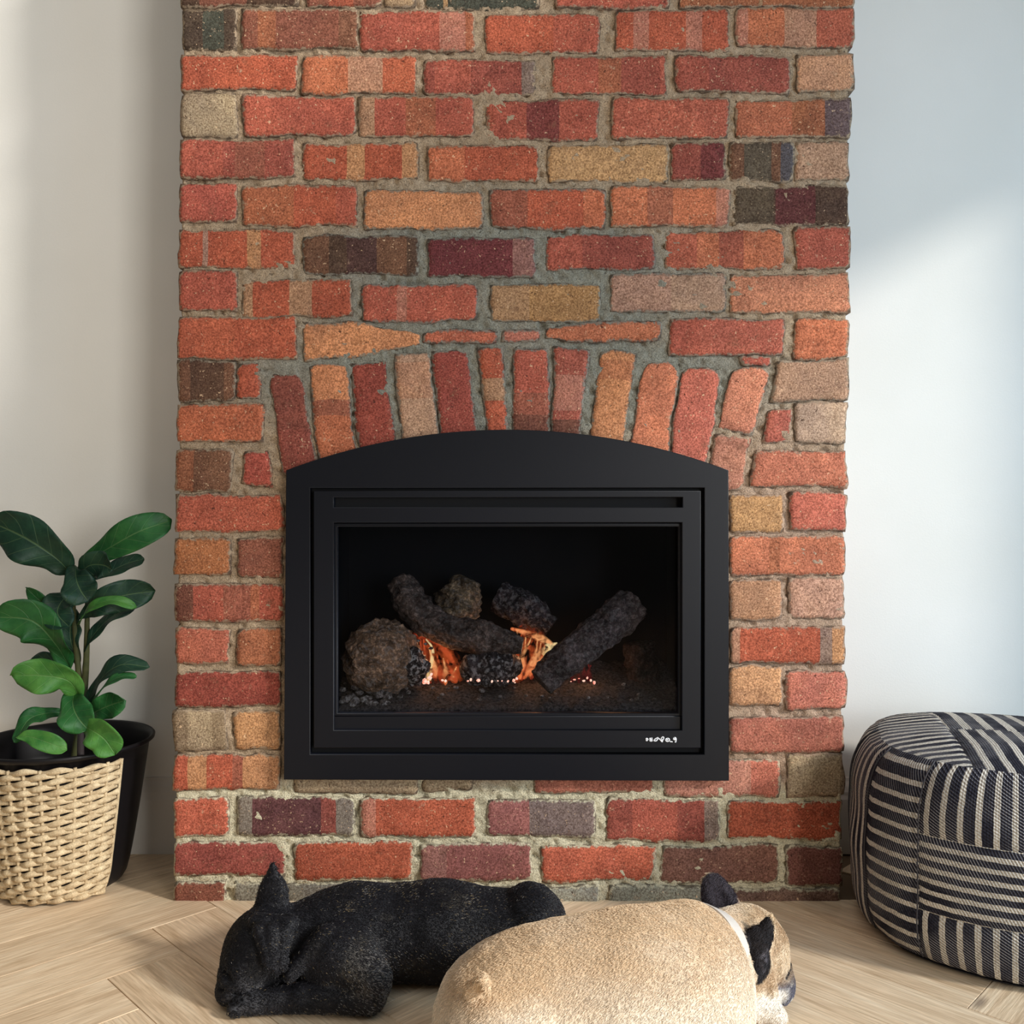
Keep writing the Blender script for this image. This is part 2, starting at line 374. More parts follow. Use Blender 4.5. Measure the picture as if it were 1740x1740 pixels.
# row list: x0, x1, y_top, y_bottom, colour, [(from, to, colour) bands], {options}
rows = [
 [(308,504,-58,11,DB,[(340,420,RB)]),(522,645,-58,12,RB,[(560,600,OR)]),(652,702,-58,13,T),(720,913,-58,14,GN,[(754,762,TO)]),(942,1133,-58,13,R),(1153,1447,-58,12,OB,[(1290,1296,T)])],
 [(310,402,17,83,GN,[(310,345,DB),(380,402,DB)]),(412,608,18,84,RB,[(440,470,OB),(575,608,BR)]),(613,806,20,86,R,[(746,790,PK),(790,806,OB)]),
  (824,1016,26,90,OR,[(940,1016,R)]),(1044,1237,18,86,OR,[(1077,1103,PK),(1165,1192,PK)]),(1252,1447,16,79,O,[(1252,1272,PK),(1333,1386,PT),(1386,1447,R)])],
 [(308,504,95,154,OR),(515,708,97,159,O,[(592,650,PT),(650,708,OR)]),(722,908,102,160,DR,[(740,800,R),(885,908,GY)]),(938,1133,98,162,R,[(1017,1055,OB),(1055,1120,DR)]),
  (1151,1341,97,156,DR,[(1151,1205,R)]),(1355,1447,93,155,PT,[(1355,1447,(214,146,104))])],
 [(309,402,162,231,BE),(415,605,165,230,R),(612,806,167,233,R,[(612,638,T),(690,740,OB)]),(829,1016,172,237,R,[(895,950,MA)]),(1042,1237,170,235,(196,92,66)),
  (1250,1443,170,233,OB,[(1250,1345,(196,100,68)),(1400,1443,BL)])],
 [(308,502,238,302,DR,[(308,380,R),(400,450,RB)]),(516,708,245,306,OR,[(590,620,TO),(682,708,TO)]),(726,916,250,308,OR,[(726,790,O)]),(934,1133,247,309,TO),
  (1140,1230,244,304,DR,[(1190,1230,MA)]),(1240,1347,243,305,BR,[(1265,1310,GN),(1325,1347,BL)]),(1352,1443,242,306,PT)],
 [(307,402,312,375,(190,84,66)),(414,608,318,383,OR,[(414,500,OB),(570,608,R)]),(621,818,327,389,LO),(832,1028,325,387,OR,[(832,897,RB),(990,1028,O)]),
  (1038,1237,318,383,O,[(1100,1143,RB),(1215,1237,PK)]),(1247,1443,317,383,DB,[(1247,1315,(100,84,66)),(1318,1385,MA)])],
 [(306,500,391,455,OR,[(346,355,PINKM),(420,443,TO)]),(516,710,402,465,DB,[(516,560,BR),(590,640,(88,56,56)),(640,690,BR)]),(728,908,406,470,MA,[(870,908,(160,110,100))]),
  (930,1109,399,458,DR,[(930,990,R)]),(1131,1330,394,456,O,[(1131,1185,R),(1222,1263,DR)]),(1352,1443,388,457,R)],
 [(306,402,462,527,(196,88,66)),(412,598,476,538,OR,[(412,431,T),(492,530,T)]),(617,810,485,545,R,[(675,692,PK)]),(834,1017,484,547,(182,130,76),[(834,900,(178,132,94))]),
  (1036,1232,466,530,PT,[(1036,1140,(168,120,102)),(1140,1232,(178,136,110))]),(1241,1441,467,530,(214,128,90))],
 [(303,503,539,609,OR,[(303,400,(206,96,60))]),(1138,1331,543,603,R,[(1190,1331,(190,92,70))]),(1350,1438,542,609,O)],
 [(304,398,614,680,BR,[(325,380,DB)]),(402,441,618,678,OR)],
 [(301,447,688,750,(206,102,60))],
 [(300,392,765,835,BR,[(300,330,OB)])],
 [(301,480,842,903,(198,90,62)),(1240,1330,843,904,(206,148,92)),(1342,1437,838,900,SA)],
 [(299,388,916,978,(192,112,62)),(403,481,915,981,RB),(1240,1436,912,977,(212,116,78),[(1308,1325,OB)])],
 [(300,481,994,1055,R,[(300,330,DB),(380,425,RB),(425,440,OB)]),(1240,1329,986,1052,(208,146,104)),(1342,1434,983,1052,(208,150,122))],
 [(300,390,1068,1127,(196,98,72)),(405,478,1069,1130,OB),(1240,1435,1067,1126,OR,[(1240,1258,PT),(1392,1412,GY),(1412,1435,TO)])],
 [(299,478,1142,1200,DR,[(299,478,(148,58,46))]),(1240,1330,1134,1198,(214,150,100)),(1338,1435,1141,1204,(214,116,92))],
 [(296,385,1207,1274,(146,120,92),[(320,360,BE)]),(399,476,1210,1272,(204,142,88)),(1241,1434,1218,1279,(190,104,84))],
 [(294,475,1283,1342,OR,[(320,352,TO),(395,412,RB),(412,475,TO)]),(505,710,1283,1345,BE),(722,800,1283,1341,BE),(908,1112,1283,1347,(184,104,82)),(1130,1322,1292,1352,(200,128,108),[(1275,1322,SA)]),(1336,1432,1283,1351,BE)],
 [(296,387,1357,1421,(190,86,60)),(404,602,1355,1418,(104,60,62),[(404,430,GY),(545,570,DR),(570,602,GY)]),(614,808,1356,1421,OR,[(614,640,PK)]),
  (828,1010,1361,1420,(160,92,88),[(900,1010,(112,112,108))]),(1029,1222,1359,1427,DR,[(1075,1150,R),(1195,1222,GY)]),(1238,1430,1362,1425,OR)],
 [(295,485,1432,1487,(164,74,64)),(503,697,1431,1493,(188,84,52)),(713,902,1435,1494,(150,84,80),[(713,760,(158,104,96))]),(921,1110,1437,1497,(202,92,62)),
  (1124,1322,1438,1500,(138,90,76)),(1338,1430,1438,1505,(128,76,68))],
 [(297,382,1499,1540,RB),(398,590,1499,1540,GY),(606,790,1501,1540,GY),(806,1017,1506,1540,(150,146,132)),(1035,1228,1507,1540,(146,140,122)),(1243,1425,1512,1540,(124,92,80))],
]
# three rows above the frame carry on the bond
pal = [OR, R, DR, O, LO, OB, RB, PT, DB, OR, R]
for k in range(4):
    yb = -69-k*73; x = 309 if k % 2 else 208
    row = []
    while x < 1440:
        a, b = max(x, 309), min(x+194, 1447)
        if b-a > 40: row.append((a, b, yb-63, yb, random.choice(pal)))
        x += 208
    rows.append(row)
# shaped pieces: top polyline, bottom polyline (pixels on the brick face)
shaped = [
 ([(516,549),(600,549),(716,566)], [(516,611),(600,606),(716,583)], LO, []),
 ([(722,563),(780,562),(842,566)], [(722,580),(780,583),(842,583)], (196,96,66), []),
 ([(852,564),(918,562)], [(852,581),(916,580)], (198,110,88), []),
 ([(930,560),(1020,549),(1122,549)], [(930,576),(1020,581),(1122,578)], (204,110,70), []),
 ([(1324,614),(1438,612)], [(1311,681),(1438,681)], PT, []),
 ([(1306,696),(1345,695)], [(1296,754),(1343,752)], SA, []),
 ([(1351,686),(1438,686)], [(1351,752),(1438,752)], (196,158,130), []),
 ([(414,768),(455,766)], [(412,820),(466,828)], (184,76,60), []),
 ([(1286,770),(1437,768)], [(1276,827),(1437,827)], (206,112,82), []),
 # arch voussoirs
 ([(458,648),(466,637),(500,635),(512,648)], [(484,806),(495,806),(520,806),(541,806)], (150,74,60), [(.55,1,DR)], 1),
 ([(526,622),(560,618),(590,622)], [(542,786),(572,786),(607,786)], O, [(.0,.36,LO),(.36,.52,RB)], 1),
 ([(597,618),(657,616)], [(613,770),(672,770)], (160,66,52), [], 1),
 ([(673,604),(730,600)], [(684,752),(748,752)], PT, [(.1,.5,(198,134,98))], 1),
 ([(736,598),(795,596)], [(751,745),(811,745)], (166,70,58), [], 1),
 ([(815,592),(856,590)], [(829,740),(860,740)], OR, [(.35,.6,T)], 1),
 ([(875,594),(930,596)], [(868,740),(933,740)], R, [(.5,.75,RB),(.75,1,DB)], 1),
 ([(944,592),(998,594)], [(935,742),(984,742)], (176,84,66), [(.3,.7,PK),(.8,1,DB)], 1),
 ([(1019,597),(1050,596),(1080,602)], [(1002,756),(1030,756),(1059,756)], LO, [(.1,.3,OB)], 1),
 ([(1093,628),(1104,615),(1138,613),(1153,632)], [(1069,775),(1085,775),(1110,775),(1135,775)], (208,114,76), [], 1),
 ([(1158,640),(1168,628),(1208,626),(1224,644)], [(1137,795),(1150,795),(1175,795),(1197,795)], SA, [], 1),
 ([(1242,640),(1250,628),(1292,626),(1306,634)], [(1217,732),(1230,732),(1255,734),(1277,738)], (212,124,92), [], 1),
 ([(1214,740),(1275,743)], [(1200,835),(1262,832)], (190,118,92), [], 1),
 ([(1255,607),(1312,607)], [(1262,622),(1308,622)], (190,84,66), [], 1),
]
INS = (486, 1239, 797, 1328)   # outline of the black insert on the brick face
def PXW(px, py): return ((np.asarray(px)-HX)/FPX*F, EYE+(HY-np.asarray(py))/FPX*F)
chim = None
def lerp_path(P, t):
    P = np.array(P, float); s = np.linspace(0, 1, len(P))
    return np.stack([np.interp(t, s, P[:, 0]), np.interp(t, s, P[:, 1])], -1)
brick_id = 0
def brick(top, bot, col, bands, vertical=False, round_=9):
    """front face grid between two polylines, wobbled edges, wrapped back into the wall"""
    global brick_id; brick_id += 1; sd = brick_id
    rg = random.Random(sd)
    top = np.array(top, float); bot = np.array(bot, float)
    wpx = (np.linalg.norm(top[-1]-top[0])+np.linalg.norm(bot[-1]-bot[0]))/2; hpx = abs(bot[:, 1].mean()-top[:, 1].mean())
    nu = max(5, int(wpx/7)); nv = max(4, int(hpx/7))
    U = list(np.linspace(0, 1, nu)); Vv = list(np.linspace(0, 1, nv))
    tgt = Vv if vertical else U
    x0 = top[0][0]; x1 = top[-1][0]
    bd = []
    for a, b, c in bands:
        if not vertical: a, b = (a-x0)/(x1-x0), (b-x0)/(x1-x0)
        a, b = max(0, a), min(1, b); bd.append((a, b, c))
        for e in (a, b):
            if .01 < e < .99:
                k = int(np.argmin([abs(t-e) for t in tgt]))
                if 0 < k < len(tgt)-1: tgt[k] = e
    U = np.array(U); Vv = np.array(Vv)
    T_ = lerp_path(top, U); B_ = lerp_path(bot, U)
    Pg = T_[None]*(1-Vv[:, None, None])+B_[None]*Vv[:, None, None]      # nv,nu,2 pixels
    # rounded corners: pull the grid in near the ends
    un, vn = (U*2-1)[None, :], (Vv*2-1)[:, None]
    du = (1-np.abs(un))*wpx/2; dv = (1-np.abs(vn))*hpx/2      # distance to borders in px
    rr = rg.uniform(.35, 1.0)*round_*.8
    k = np.clip(1-np.sqrt(np.clip((np.clip(1-du/rr, 0, 1)**2+np.clip(1-dv/rr, 0, 1)**2), 0, 2)), -1, 0)
    cen = Pg.mean((0, 1)); dirn = cen-Pg; dirn /= np.linalg.norm(dirn, axis=-1)[..., None]+1e-9
    sg = np.stack([-np.sign(un)*np.ones_like(vn), -np.sign(vn)*np.ones_like(un)], -1)
    Pg = Pg+(-k[..., None])*sg*rr*.62
    Pg = Pg-sg*1.6*np.stack([np.abs(un)*np.ones_like(vn), np.abs(vn)*np.ones_like(un)], -1)
    P3 = np.concatenate([Pg, np.zeros(Pg.shape[:2]+(1,))], -1)
    e = np.clip(1-np.minimum(du, dv)/10, 0, 1)
    wob = np.stack([fbm(P3, .018, 11, 2)*5+fbm(P3, .11, 12, 2)*2.2, fbm(P3, .018, 23, 2)*5+fbm(P3, .11, 24, 2)*2.2], -1)*e[..., None]
    Pg = Pg+wob
    X, Z = PXW(Pg[..., 0], Pg[..., 1])
    proud = rg.uniform(.0005, .0035); tx, tz = rg.uniform(-.012, .012), rg.uniform(-.02, .02)
    Yf = F-proud+(X-X.mean())*tx+(Z-Z.mean())*tz
    P3w = np.stack([X, X*0, Z], -1)
    Yf = Yf-fbm(P3w, 28, sd, 3)*.0022-fbm(P3w, 90, sd+3, 2)*.0009
    eb = np.clip(1-np.minimum(du, dv)/3.5, 0, 1)
    Yf = Yf+eb**1.5*.0018
    V = list(np.stack([X, Yf, Z], -1).reshape(-1, 3)); Fc = [(a, d, c, b) for a, b, c, d in grid_faces(nv, nu)]
    Fc = [tuple(f) for f in grid_faces(nv, nu)]; Fc = [f[::-1] for f in Fc]
    ring = [j for j in range(nu)]+[i*nu+nu-1 for i in range(1, nv)]+[(nv-1)*nu+j for j in range(nu-2, -1, -1)]+[i*nu for i in range(nv-2, 0, -1)]
    left_c, right_c = top[0][0] < 320, top[-1][0] > 1420
    depth = F+.018
    if left_c or right_c: depth = F+(.108 if wpx > 120 else .225)
    C0 = np.array([X.mean(), 0, Z.mean()]); base = len(V)
    for r in ring:
        p = V[r]; V.append(np.array([p[0], F+.007, p[2]]))
    for r in ring:
        p = V[r]; V.append(np.array([p[0], depth, p[2]]))
    n = len(ring)
    for rr_, off in ((None, base), (base, base+n)):
        for i in range(n):
            j = (i+1) % n
            a, b = (ring[i], ring[j]) if rr_ is None else (rr_+i, rr_+j)
            Fc.append((a, b, off+j, off+i))
    Fc.append(tuple(base+n+i for i in range(n))[::-1])
    me = bpy.data.meshes.new('brick'); me.from_pydata([tuple(v) for v in V], [], Fc); me.update()
    # colours: one per band, sharp at the band edge
    ca = me.color_attributes.new('Col', 'FLOAT_COLOR', 'CORNER'); base_c = BC(col)*rg.uniform(.92, 1.06)
    bdc = [(a, b, BC(c)*.72+base_c*.28) for a, b, c in bd]
    cu = (U[:-1]+U[1:])/2; cv = (Vv[:-1]+Vv[1:])/2
    out = np.ones((len(me.loops), 4), np.float32)
    for pi, pl in enumerate(me.polygons):
        cc = base_c
        if pi < (nu-1)*(nv-1):
            t = cv[pi//(nu-1)] if vertical else cu[pi % (nu-1)]
        else:
            vi = pl.vertices[0]; xx = V[vi][2 if vertical else 0]
            if vertical: t = (Z.max()-xx)/(Z.max()-Z.min()+1e-9)
            else: t = (xx-X.min())/(X.max()-X.min()+1e-9)
        for a, b, c in bdc:
            if a <= t <= b: cc = c
        out[pl.loop_start:pl.loop_start+pl.loop_total, :3] = cc
    ca.data.foreach_set('color', out.ravel())
    ea = me.attributes.new('edge', 'FLOAT', 'POINT'); ev = np.zeros(len(V)); ev[:nu*nv] = np.clip(1-np.minimum(du, dv)/9, 0, 1).ravel(); ev[nu*nv:] = 1
    ea.data.foreach_set('value', ev.astype(np.float32))
    mc = mortar_col(np.full(len(V), cen[0]), np.full(len(V), cen[1])); color_attr(me, mc, 'Mort')
    o = link('brick', me, MAT_BRICK, chim, True)
    return depth
# mortar body first (parent)
gx0, gx1, gy0, gy1 = 300, 1440, -355, 1536
nx, ny = 286, 474
px = np.linspace(0, 1, nx)[None, :]*np.ones((ny, 1)); py = np.linspace(gy0, gy1, ny)[:, None]*np.ones((1, nx))
lx = 313-(py+0)*.0105; rx = 1443-(py)*.0105
PXm = lx+(rx-lx)*px
X, Z = PXW(PXm, py)
Pn = np.stack([X, X*0, Z], -1)
Y = F+.0022-fbm(Pn, 24, 3, 3)*.0032-fbm(Pn, 110, 9, 3)*.0038
Y = Y+np.clip(fbm(Pn, 70, 41, 2)-.22, 0, 1)*.016
V = list(np.stack([X, Y, Z], -1).reshape(-1, 3))
ins_m = (PXm > INS[0]+12) & (PXm < INS[1]-12) & (py > 850) & (py < INS[3]-12)
Fc = []
for i in range(ny-1):
    for j in range(nx-1):
        if ins_m[i, j] and ins_m[i+1, j+1]: continue
        a = i*nx+j; Fc.append((a, a+nx, a+nx+1, a+1))
MC = mortar_col(PXm, py).reshape(-1, 3)
base = len(V)
ringm = [j for j in range(nx)]+[i*nx+nx-1 for i in range(1, ny)]+[(ny-1)*nx+j for j in range(nx-2, -1, -1)]+[i*nx for i in range(ny-2, 0, -1)]
for r in ringm: V.append(np.array([V[r][0], WB, V[r][2]]))
n = len(ringm)
for i in range(n): j = (i+1) % n; Fc.append((ringm[i], ringm[j], base+j, base+i))
MC = np.concatenate([MC, MC[ringm]])
chim = mesh('wall_chimney', V, Fc, MAT_MORTAR, None, True)
color_attr(chim.data, MC); structure(chim, 'exposed red brick chimney breast with grey and cream mortar')
for row in rows:
    for b in row:
        x0, x1, yt, yb, c = b[:5]; bands = b[5] if len(b) > 5 else []
        # bricks cut by the insert
        if x1 > 486 and x0 < 486 and 842 <= yt <= 1290: x1 = 484
        brick([(x0, yt), (x1, yt)], [(x0, yb), (x1, yb)], c, bands)
        if x0 < 320 or x1 > 1420:      # closer piece that finishes the return
            w = x1-x0; d0 = F+(.108 if w > 120 else .225)+.011
            if WB-d0 > .02:
                L = x0 < 320; xa, xb = (x0+1, x0+40) if L else (x1-40, x1-1)
                (X0, Z1), (X1, Z0) = PXW(xa, yt), PXW(xb, yb)
                o = box('brick', (float(X0), float(X1), d0, WB-.002, float(Z0), float(Z1)), MAT_BRICK, chim, .004)
                n_ = len(o.data.vertices); color_attr(o.data, np.tile(BC(c), (n_, 1))); color_attr(o.data, np.tile(BC(TANM), (n_, 1)), 'Mort')
for s in shaped:
    brick(s[0], s[1], s[2], s[3], vertical=len(s) > 4, round_=7)

# ------------------------------------------------------------------ gas fireplace insert
fire = thing('gas_fireplace', 'black metal arched gas fireplace insert set in the brick chimney', 'fireplace', (0, F, EYE+(HY-1328)/FPX*F))
def fp(name, paths, yf, yb, mat=None, parent=None, bevel=.0012, lab=None):
    P = [[((x-HX)/FPX*yf, EYE+(HY-y)/FPX*yf) for x, y in p] for p in paths]
    o = plate(name, P, yf, yb, mat or MAT_BLACK, None, bevel)
    if parent is None: adopt(fire, o)
    else: o.parent = parent; o.matrix_parent_inverse = parent.matrix_world.inverted() if parent.parent is None else Matrix.Translation((0, 0, 0))
    if lab: o['label'] = lab
    return o
def rect(x0, x1, y0, y1): return [(x0, y0), (x1, y0), (x1, y1), (x0, y1)]
arch = []
# circle through the shoulders and the crown
cx, hw, rise = 862, 376, 69; Rr = (hw*hw+rise*rise)/(2*rise)
a0 = math.asin(hw/Rr)
for k in range(49):
    a = -a0+2*a0*k/48; arch.append((cx+Rr*math.sin(a), 730+Rr-Rr*math.cos(a)))
outer = arch+[(1239, 1327), (482, 1325)]
YS = 1.744
fp('surround', [outer, rect(527, 1197, 829, 1282)], YS, F+.001)
YD = 1.741
door = fp('door', [rect(533, 1191, 834, 1271), rect(567, 1160, 845, 862), rect(567, 1159, 888, 1241)], YD, YD+.024)
# bright edge bead inside the door frame, lower ledge, slot liner
fp('bead', [rect(568, 1158, 889, 1217), rect(573, 1153, 895, 1212)], YD+.010, YD+.026, parent=door)
fp('lower_ledge', [rect(563, 1157, 1217, 1240)], YD+.008, YD+.03, parent=door)
fp('louvre_backing', [rect(560, 1166, 840, 868)], YD+.022, YD+.026, MAT_BLACK2, parent=door)
# firebox shell
X0, X1 = (556-HX)/FPX*1.775, (1168-HX)/FPX*1.775
Zt, Zb = EYE+(HY-870)/FPX*1.775, EYE+(HY-1250)/FPX*1.775
shell = merge([box_vf(X0-.01, X0, 1.772, 2.02, Zb, Zt), box_vf(X1, X1+.01, 1.772, 2.02, Zb, Zt),
               box_vf(X0-.01, X1+.01, 1.772, 2.02, Zt, Zt+.01), box_vf(X0-.01, X1+.01, 1.772, 2.02, Zb-.01, Zb),
               box_vf(X0-.01, X1+.01, 2.012, 2.022, Zb-.01, Zt+.01)])
m = M('sooty_steel', rough=.8, spec=.15)
m.base(m.mix(m.f(m.noise(12, 4), .35, .7), rgb(5, 8, 13), rgb(14, 14, 16))); MAT_SOOT = m.m
adopt(fire, mesh('firebox', *shell, MAT_SOOT))
# dark plinth behind the gap around the door
fp('inner_frame', [rect(520, 1204, 824, 1290), rect(560, 1166, 880, 1246)], YD+.020, F+.004, MAT_BLACK2)
# glass
m = M('fire_glass', rough=.05)
tr = m.n('BsdfTransparent', i_Color=(.86, .87, .90, 1)); gl = m.n('BsdfGlossy', i_Color=(1, 1, 1, 1), i_Roughness=.12)
fr = m.n('Fresnel', i_IOR=1.16); mx = m.n('MixShader', i_Fac=fr.outputs[0]); m.l(tr.outputs[0], mx.inputs[1]); m.l(gl.outputs[0], mx.inputs[2])
m.l(mx.outputs[0], m.N['Material Output'].inputs['Surface']); MAT_GLASS = m.m
fp('glass_pane', [rect(566, 1160, 886, 1242)], YD+.0275, YD+.0305, MAT_GLASS, bevel=0.0002, lab='dark tinted glass pane')
# maker's badge: small white raised strokes
m = M('badge_white', rough=.4, color=rgb(235, 236, 240)); MAT_BADGE = m.m
def badge():
    u = 1/9.667; ox, oy = 1060, 1220
    strokes = [[(365,330),(368,378)],[(372,330),(395,352),(374,378)],[(425,328),(430,384)],[(438,325),(432,352),(462,358),(440,388)],[(458,322),(462,384)],
               [(490,378),(505,352),(540,330),(565,322)],[(500,380),(535,372),(560,340)],[(560,328),(590,350),(620,388),(650,345),(655,318),(630,312),(605,350)],[(625,345),(615,385),(640,388)],
               [(712,335),(685,350),(688,375),(715,388),(745,375),(750,350),(730,335),(712,335)],[(700,362),(730,355)],
               [(755,388),(800,392)],[(825,325),(812,345),(835,360),(858,350),(850,325),(828,322)],[(858,345),(852,392),(835,390)],[(835,335),(845,350)]]
    parts = []
    for s in strokes:
        P = [W(ox+x*u, oy+y*u, YD-.0006) for x, y in s]
        if len(P) == 2: P = [P[0], (P[0]+P[1])/2, P[1]]
        parts.append(tube(P, [.0012]*2, 6, 10))
    return merge(parts)
o = mesh('badge', *badge(), MAT_BADGE, None, True); o.parent = door; o.matrix_parent_inverse = Matrix.Translation(-fire.location); o['label'] = 'small white lettered badge'
for ch in door.children: ch.matrix_parent_inverse = Matrix.Identity(4)
for ch in door.children: ch.matrix_parent_inverse = Matrix.Identity(4)

# logs, embers, flames
m = M('charred_bark', rough=.95, spec=.1)
n1 = m.noise(30, 5, .7); n2 = m.noise(140, 4, .7)
col = m.attr('Col').outputs['Color']
c = m.mix(m.f(n1, .38, .64), m.mix(1, col, G(.7), 'MULTIPLY'), m.mix(1, col, G(3.0), 'MULTIPLY'))
c = m.mix(m.f(n2, .50, .62), m.mix(1, c, G(.6), 'MULTIPLY'), m.mix(1, c, G(1.6), 'MULTIPLY'))
ash = m.attr('ash').outputs['Fac']
c = m.mix(m.math('MULTIPLY', ash, m.f(m.noise(110, 3, .6), .50, .60)), c, rgb(188, 184, 180))
m.base(c); m.bump(m.math('ADD', n1, n2), .01, 1.0); MAT_BARK = m.m
def ridges(t, A): return 1+.045*np.sin(9*A+3*math.sin(t*7))+.03*np.sin(17*A+t*11)+.03*np.sin(4*A-t*5)
def log(pts, radii, col, ash=0.0, seg=28, n=60, rough=.35, seed=0, knots=0):
    V, Fc = tube([W(x, y, Yd) for x, y, Yd in pts], radii, 44, n, rough, 45, seed, ringf=ridges)
    o = mesh('log', V, Fc, MAT_BARK, None, True); color_attr(o.data, np.tile(BC(col), (len(V), 1)))
    a = o.data.attributes.new('ash', 'FLOAT', 'POINT'); a.data.foreach_set('value', np.full(len(V), ash, np.float32))
    return adopt(fire, o)
log([(650,1122,1.80),(648,1118,1.84),(655,1112,1.90)], [.055,.076,.070], (120,92,70), .25, seed=1, rough=.13)
log([(682,990,1.93),(705,1035,1.89),(752,1066,1.86),(820,1084,1.84),(888,1096,1.83)], [.030,.033,.031,.034,.016], (78,64,58), .12, seed=2)
log([(800,985,1.93),(785,1015,1.93),(772,1050,1.92)], [.022,.044,.046], (112,92,68), .2, seed=3, rough=.5)
log([(845,1012,1.95),(890,1035,1.94),(935,1068,1.93)], [.030,.040,.024], (52,44,46), .25, seed=4)
log([(1074,1028,1.88),(1035,1062,1.85),(975,1110,1.82),(918,1158,1.80)], [.038,.037,.034,.030], (70,60,60), .15, seed=5, rough=.3)
log([(1085,1092,1.93),(1090,1130,1.93),(1095,1165,1.93)], [.030,.035,.032], (54,42,40), .1, seed=6)
log([(782,1142,1.85),(800,1138,1.85),(835,1130,1.85),(868,1128,1.86),(886,1124,1.86)], [.012,.034,.040,.034,.012], (50,44,46), .55, seed=7, rough=.5)
log([(690,1118,1.82),(700,1128,1.84),(705,1150,1.86)], [.022,.030,.024], (48,42,42), .9, seed=8, rough=.5)
# ember bed
nx2, ny2 = 150, 40
xs = np.linspace(X0+.003, X1-.003, nx2); ys = np.linspace(1.776, 2.008, ny2)
Xb, Yb = np.meshgrid(xs, ys); Pb = np.stack([Xb, Yb, Xb*0], -1)
Zbed = .372+(Yb-1.776)*.26+fbm(Pb, 60, 4, 3)*.006+fbm(Pb, 180, 6, 2)*.003-np.clip((1.79-Yb)/.015, 0, 1)*.012
V = list(np.stack([Xb, Yb, Zbed], -1).reshape(-1, 3)); Fc = grid_faces(ny2, nx2)
m = M('ash_bed', rough=.95, spec=.1); m.base(m.mix(m.f(m.noise(160, 4, .7), .35, .68), rgb(28, 27, 28), rgb(92, 88, 88))); m.bump(m.noise(200, 4), .004, 1); MAT_ASH = m.m
o = adopt(fire, mesh('ember_bed', V, Fc, MAT_ASH, None, True)); o['kind'] = 'stuff'; o['label'] = 'bed of grey crushed embers'
def lump(c, r, seed, sub=2, flat=.7):
    bm = bmesh.new(); bmesh.ops.create_icosphere(bm, subdivisions=sub, radius=1)
    P = np.array([v.co[:] for v in bm.verts]); n = fbm(P, 1.6, seed, 3)
    P = P*(1+.6*n)[:, None]*np.array([1, 1, flat])*r+np.array(c)
    Fc = [tuple(v.index for v in f.verts) for f in bm.faces]; bm.free(); return list(P), Fc
rg = random.Random(3)
cl = []
for k in range(90):
    x = rg.uniform(580, 660) if k < 34 else (rg.uniform(655, 735) if k < 60 else rg.uniform(585, 1140))
    y = rg.uniform(1165, 1198) if k < 34 else (rg.uniform(1080, 1165) if k < 60 else rg.uniform(1160, 1190))
    Yd = 1.80+.0012*(1198-y) if k < 34 else (1.80+.0006*(1165-y) if k < 60 else 1.80+.002*(1195-y))
    cl.append(lump(W(x, y, Yd), rg.uniform(.005, .011) if k < 34 else rg.uniform(.003, .006), k))
V, Fc = merge(cl); o = mesh('coals', V, Fc, MAT_BARK, None, True); color_attr(o.data, np.tile(BC((84, 78, 76)), (len(V), 1)))
a = o.data.attributes.new('ash', 'FLOAT', 'POINT'); a.data.foreach_set('value', np.full(len(V), .7, np.float32)); o['kind'] = 'stuff'; adopt(fire, o)
m = M('glowing_ember', rough=.9)
em = m.b.inputs; m.l(m.ramp(m.noise(160, 2), [(.35, (1, .16, .06, 1)), (.6, (1, .62, .42, 1))]), em['Emission Color']); em['Emission Strength'].default_value = 1.3; MAT_EMBER = m.m
ge = []
for x, y, s in [(722,1158,7),(730,1152,8),(733,1146,5),(727,1160,6),(752,1156,5),(757,1157,4),(795,1157,5),(800,1155,4),(813,1156,5),(836,1158,3),(846,1157,3),(853,1157,3),(863,1158,3),(873,1156,4),(878,1153,4),(875,1160,3),
                (970,1158,4),(976,1155,4),(984,1153,4),(992,1157,4),(998,1152,5),(1004,1156,5),(1010,1160,4)]:
    ge.append(lump(W(x, y, 1.81), s*rg.uniform(.0004, .00085), int(x), 2, rg.uniform(.5, 1.4)))
o = adopt(fire, mesh('glowing_embers', *merge(ge), MAT_EMBER, None, True)); o['kind'] = 'stuff'; o['label'] = 'small pink glowing embers'
# flames: curved thin tongues, emission fades along the height
def flame_mat(name, lo, hi, strength, dens):
    m = M(name); uv = m.n('UVMap').outputs[0]; sp = m.n('SeparateXYZ', i_Vector=uv)
    n = m.noise(55, 4, .6, dist=.8)
    c = m.ramp(m.math('ADD', m.math('MULTIPLY', sp.outputs[1], .5), m.math('MULTIPLY', n, .6)), [(.25, lo), (.62, hi)])
    e = m.n('Emission', i_Color=c, i_Strength=strength); t = m.n('BsdfTransparent')
    ed = m.math('MULTIPLY', m.math('SUBTRACT', 1.0, m.math('ABSOLUTE', m.math('MULTIPLY', m.math('SUBTRACT', sp.outputs[0], .5), 2))), 2.2, True)
    fac = m.math('MULTIPLY', m.math('MULTIPLY', ed, m.f(n, .40, .66)), dens)
    mx = m.n('MixShader', i_Fac=fac); m.l(t.outputs[0], mx.inputs[1]); m.l(e.outputs[0], mx.inputs[2])
    m.l(mx.outputs[0], m.N['Material Output'].inputs['Surface']); return m.m
FR = flame_mat('flame_red', (.55, .05, .02, 1), (.95, .14, .04, 1), .85, .62)
FY = flame_mat('flame_bright', (1, .16, .04, 1), (1, .42, .15, 1), 1.2, .8)
FX = flame_mat('flame_core', (1, .60, .22, 1), (1, .74, .34, 1), 1.15, 1.0)
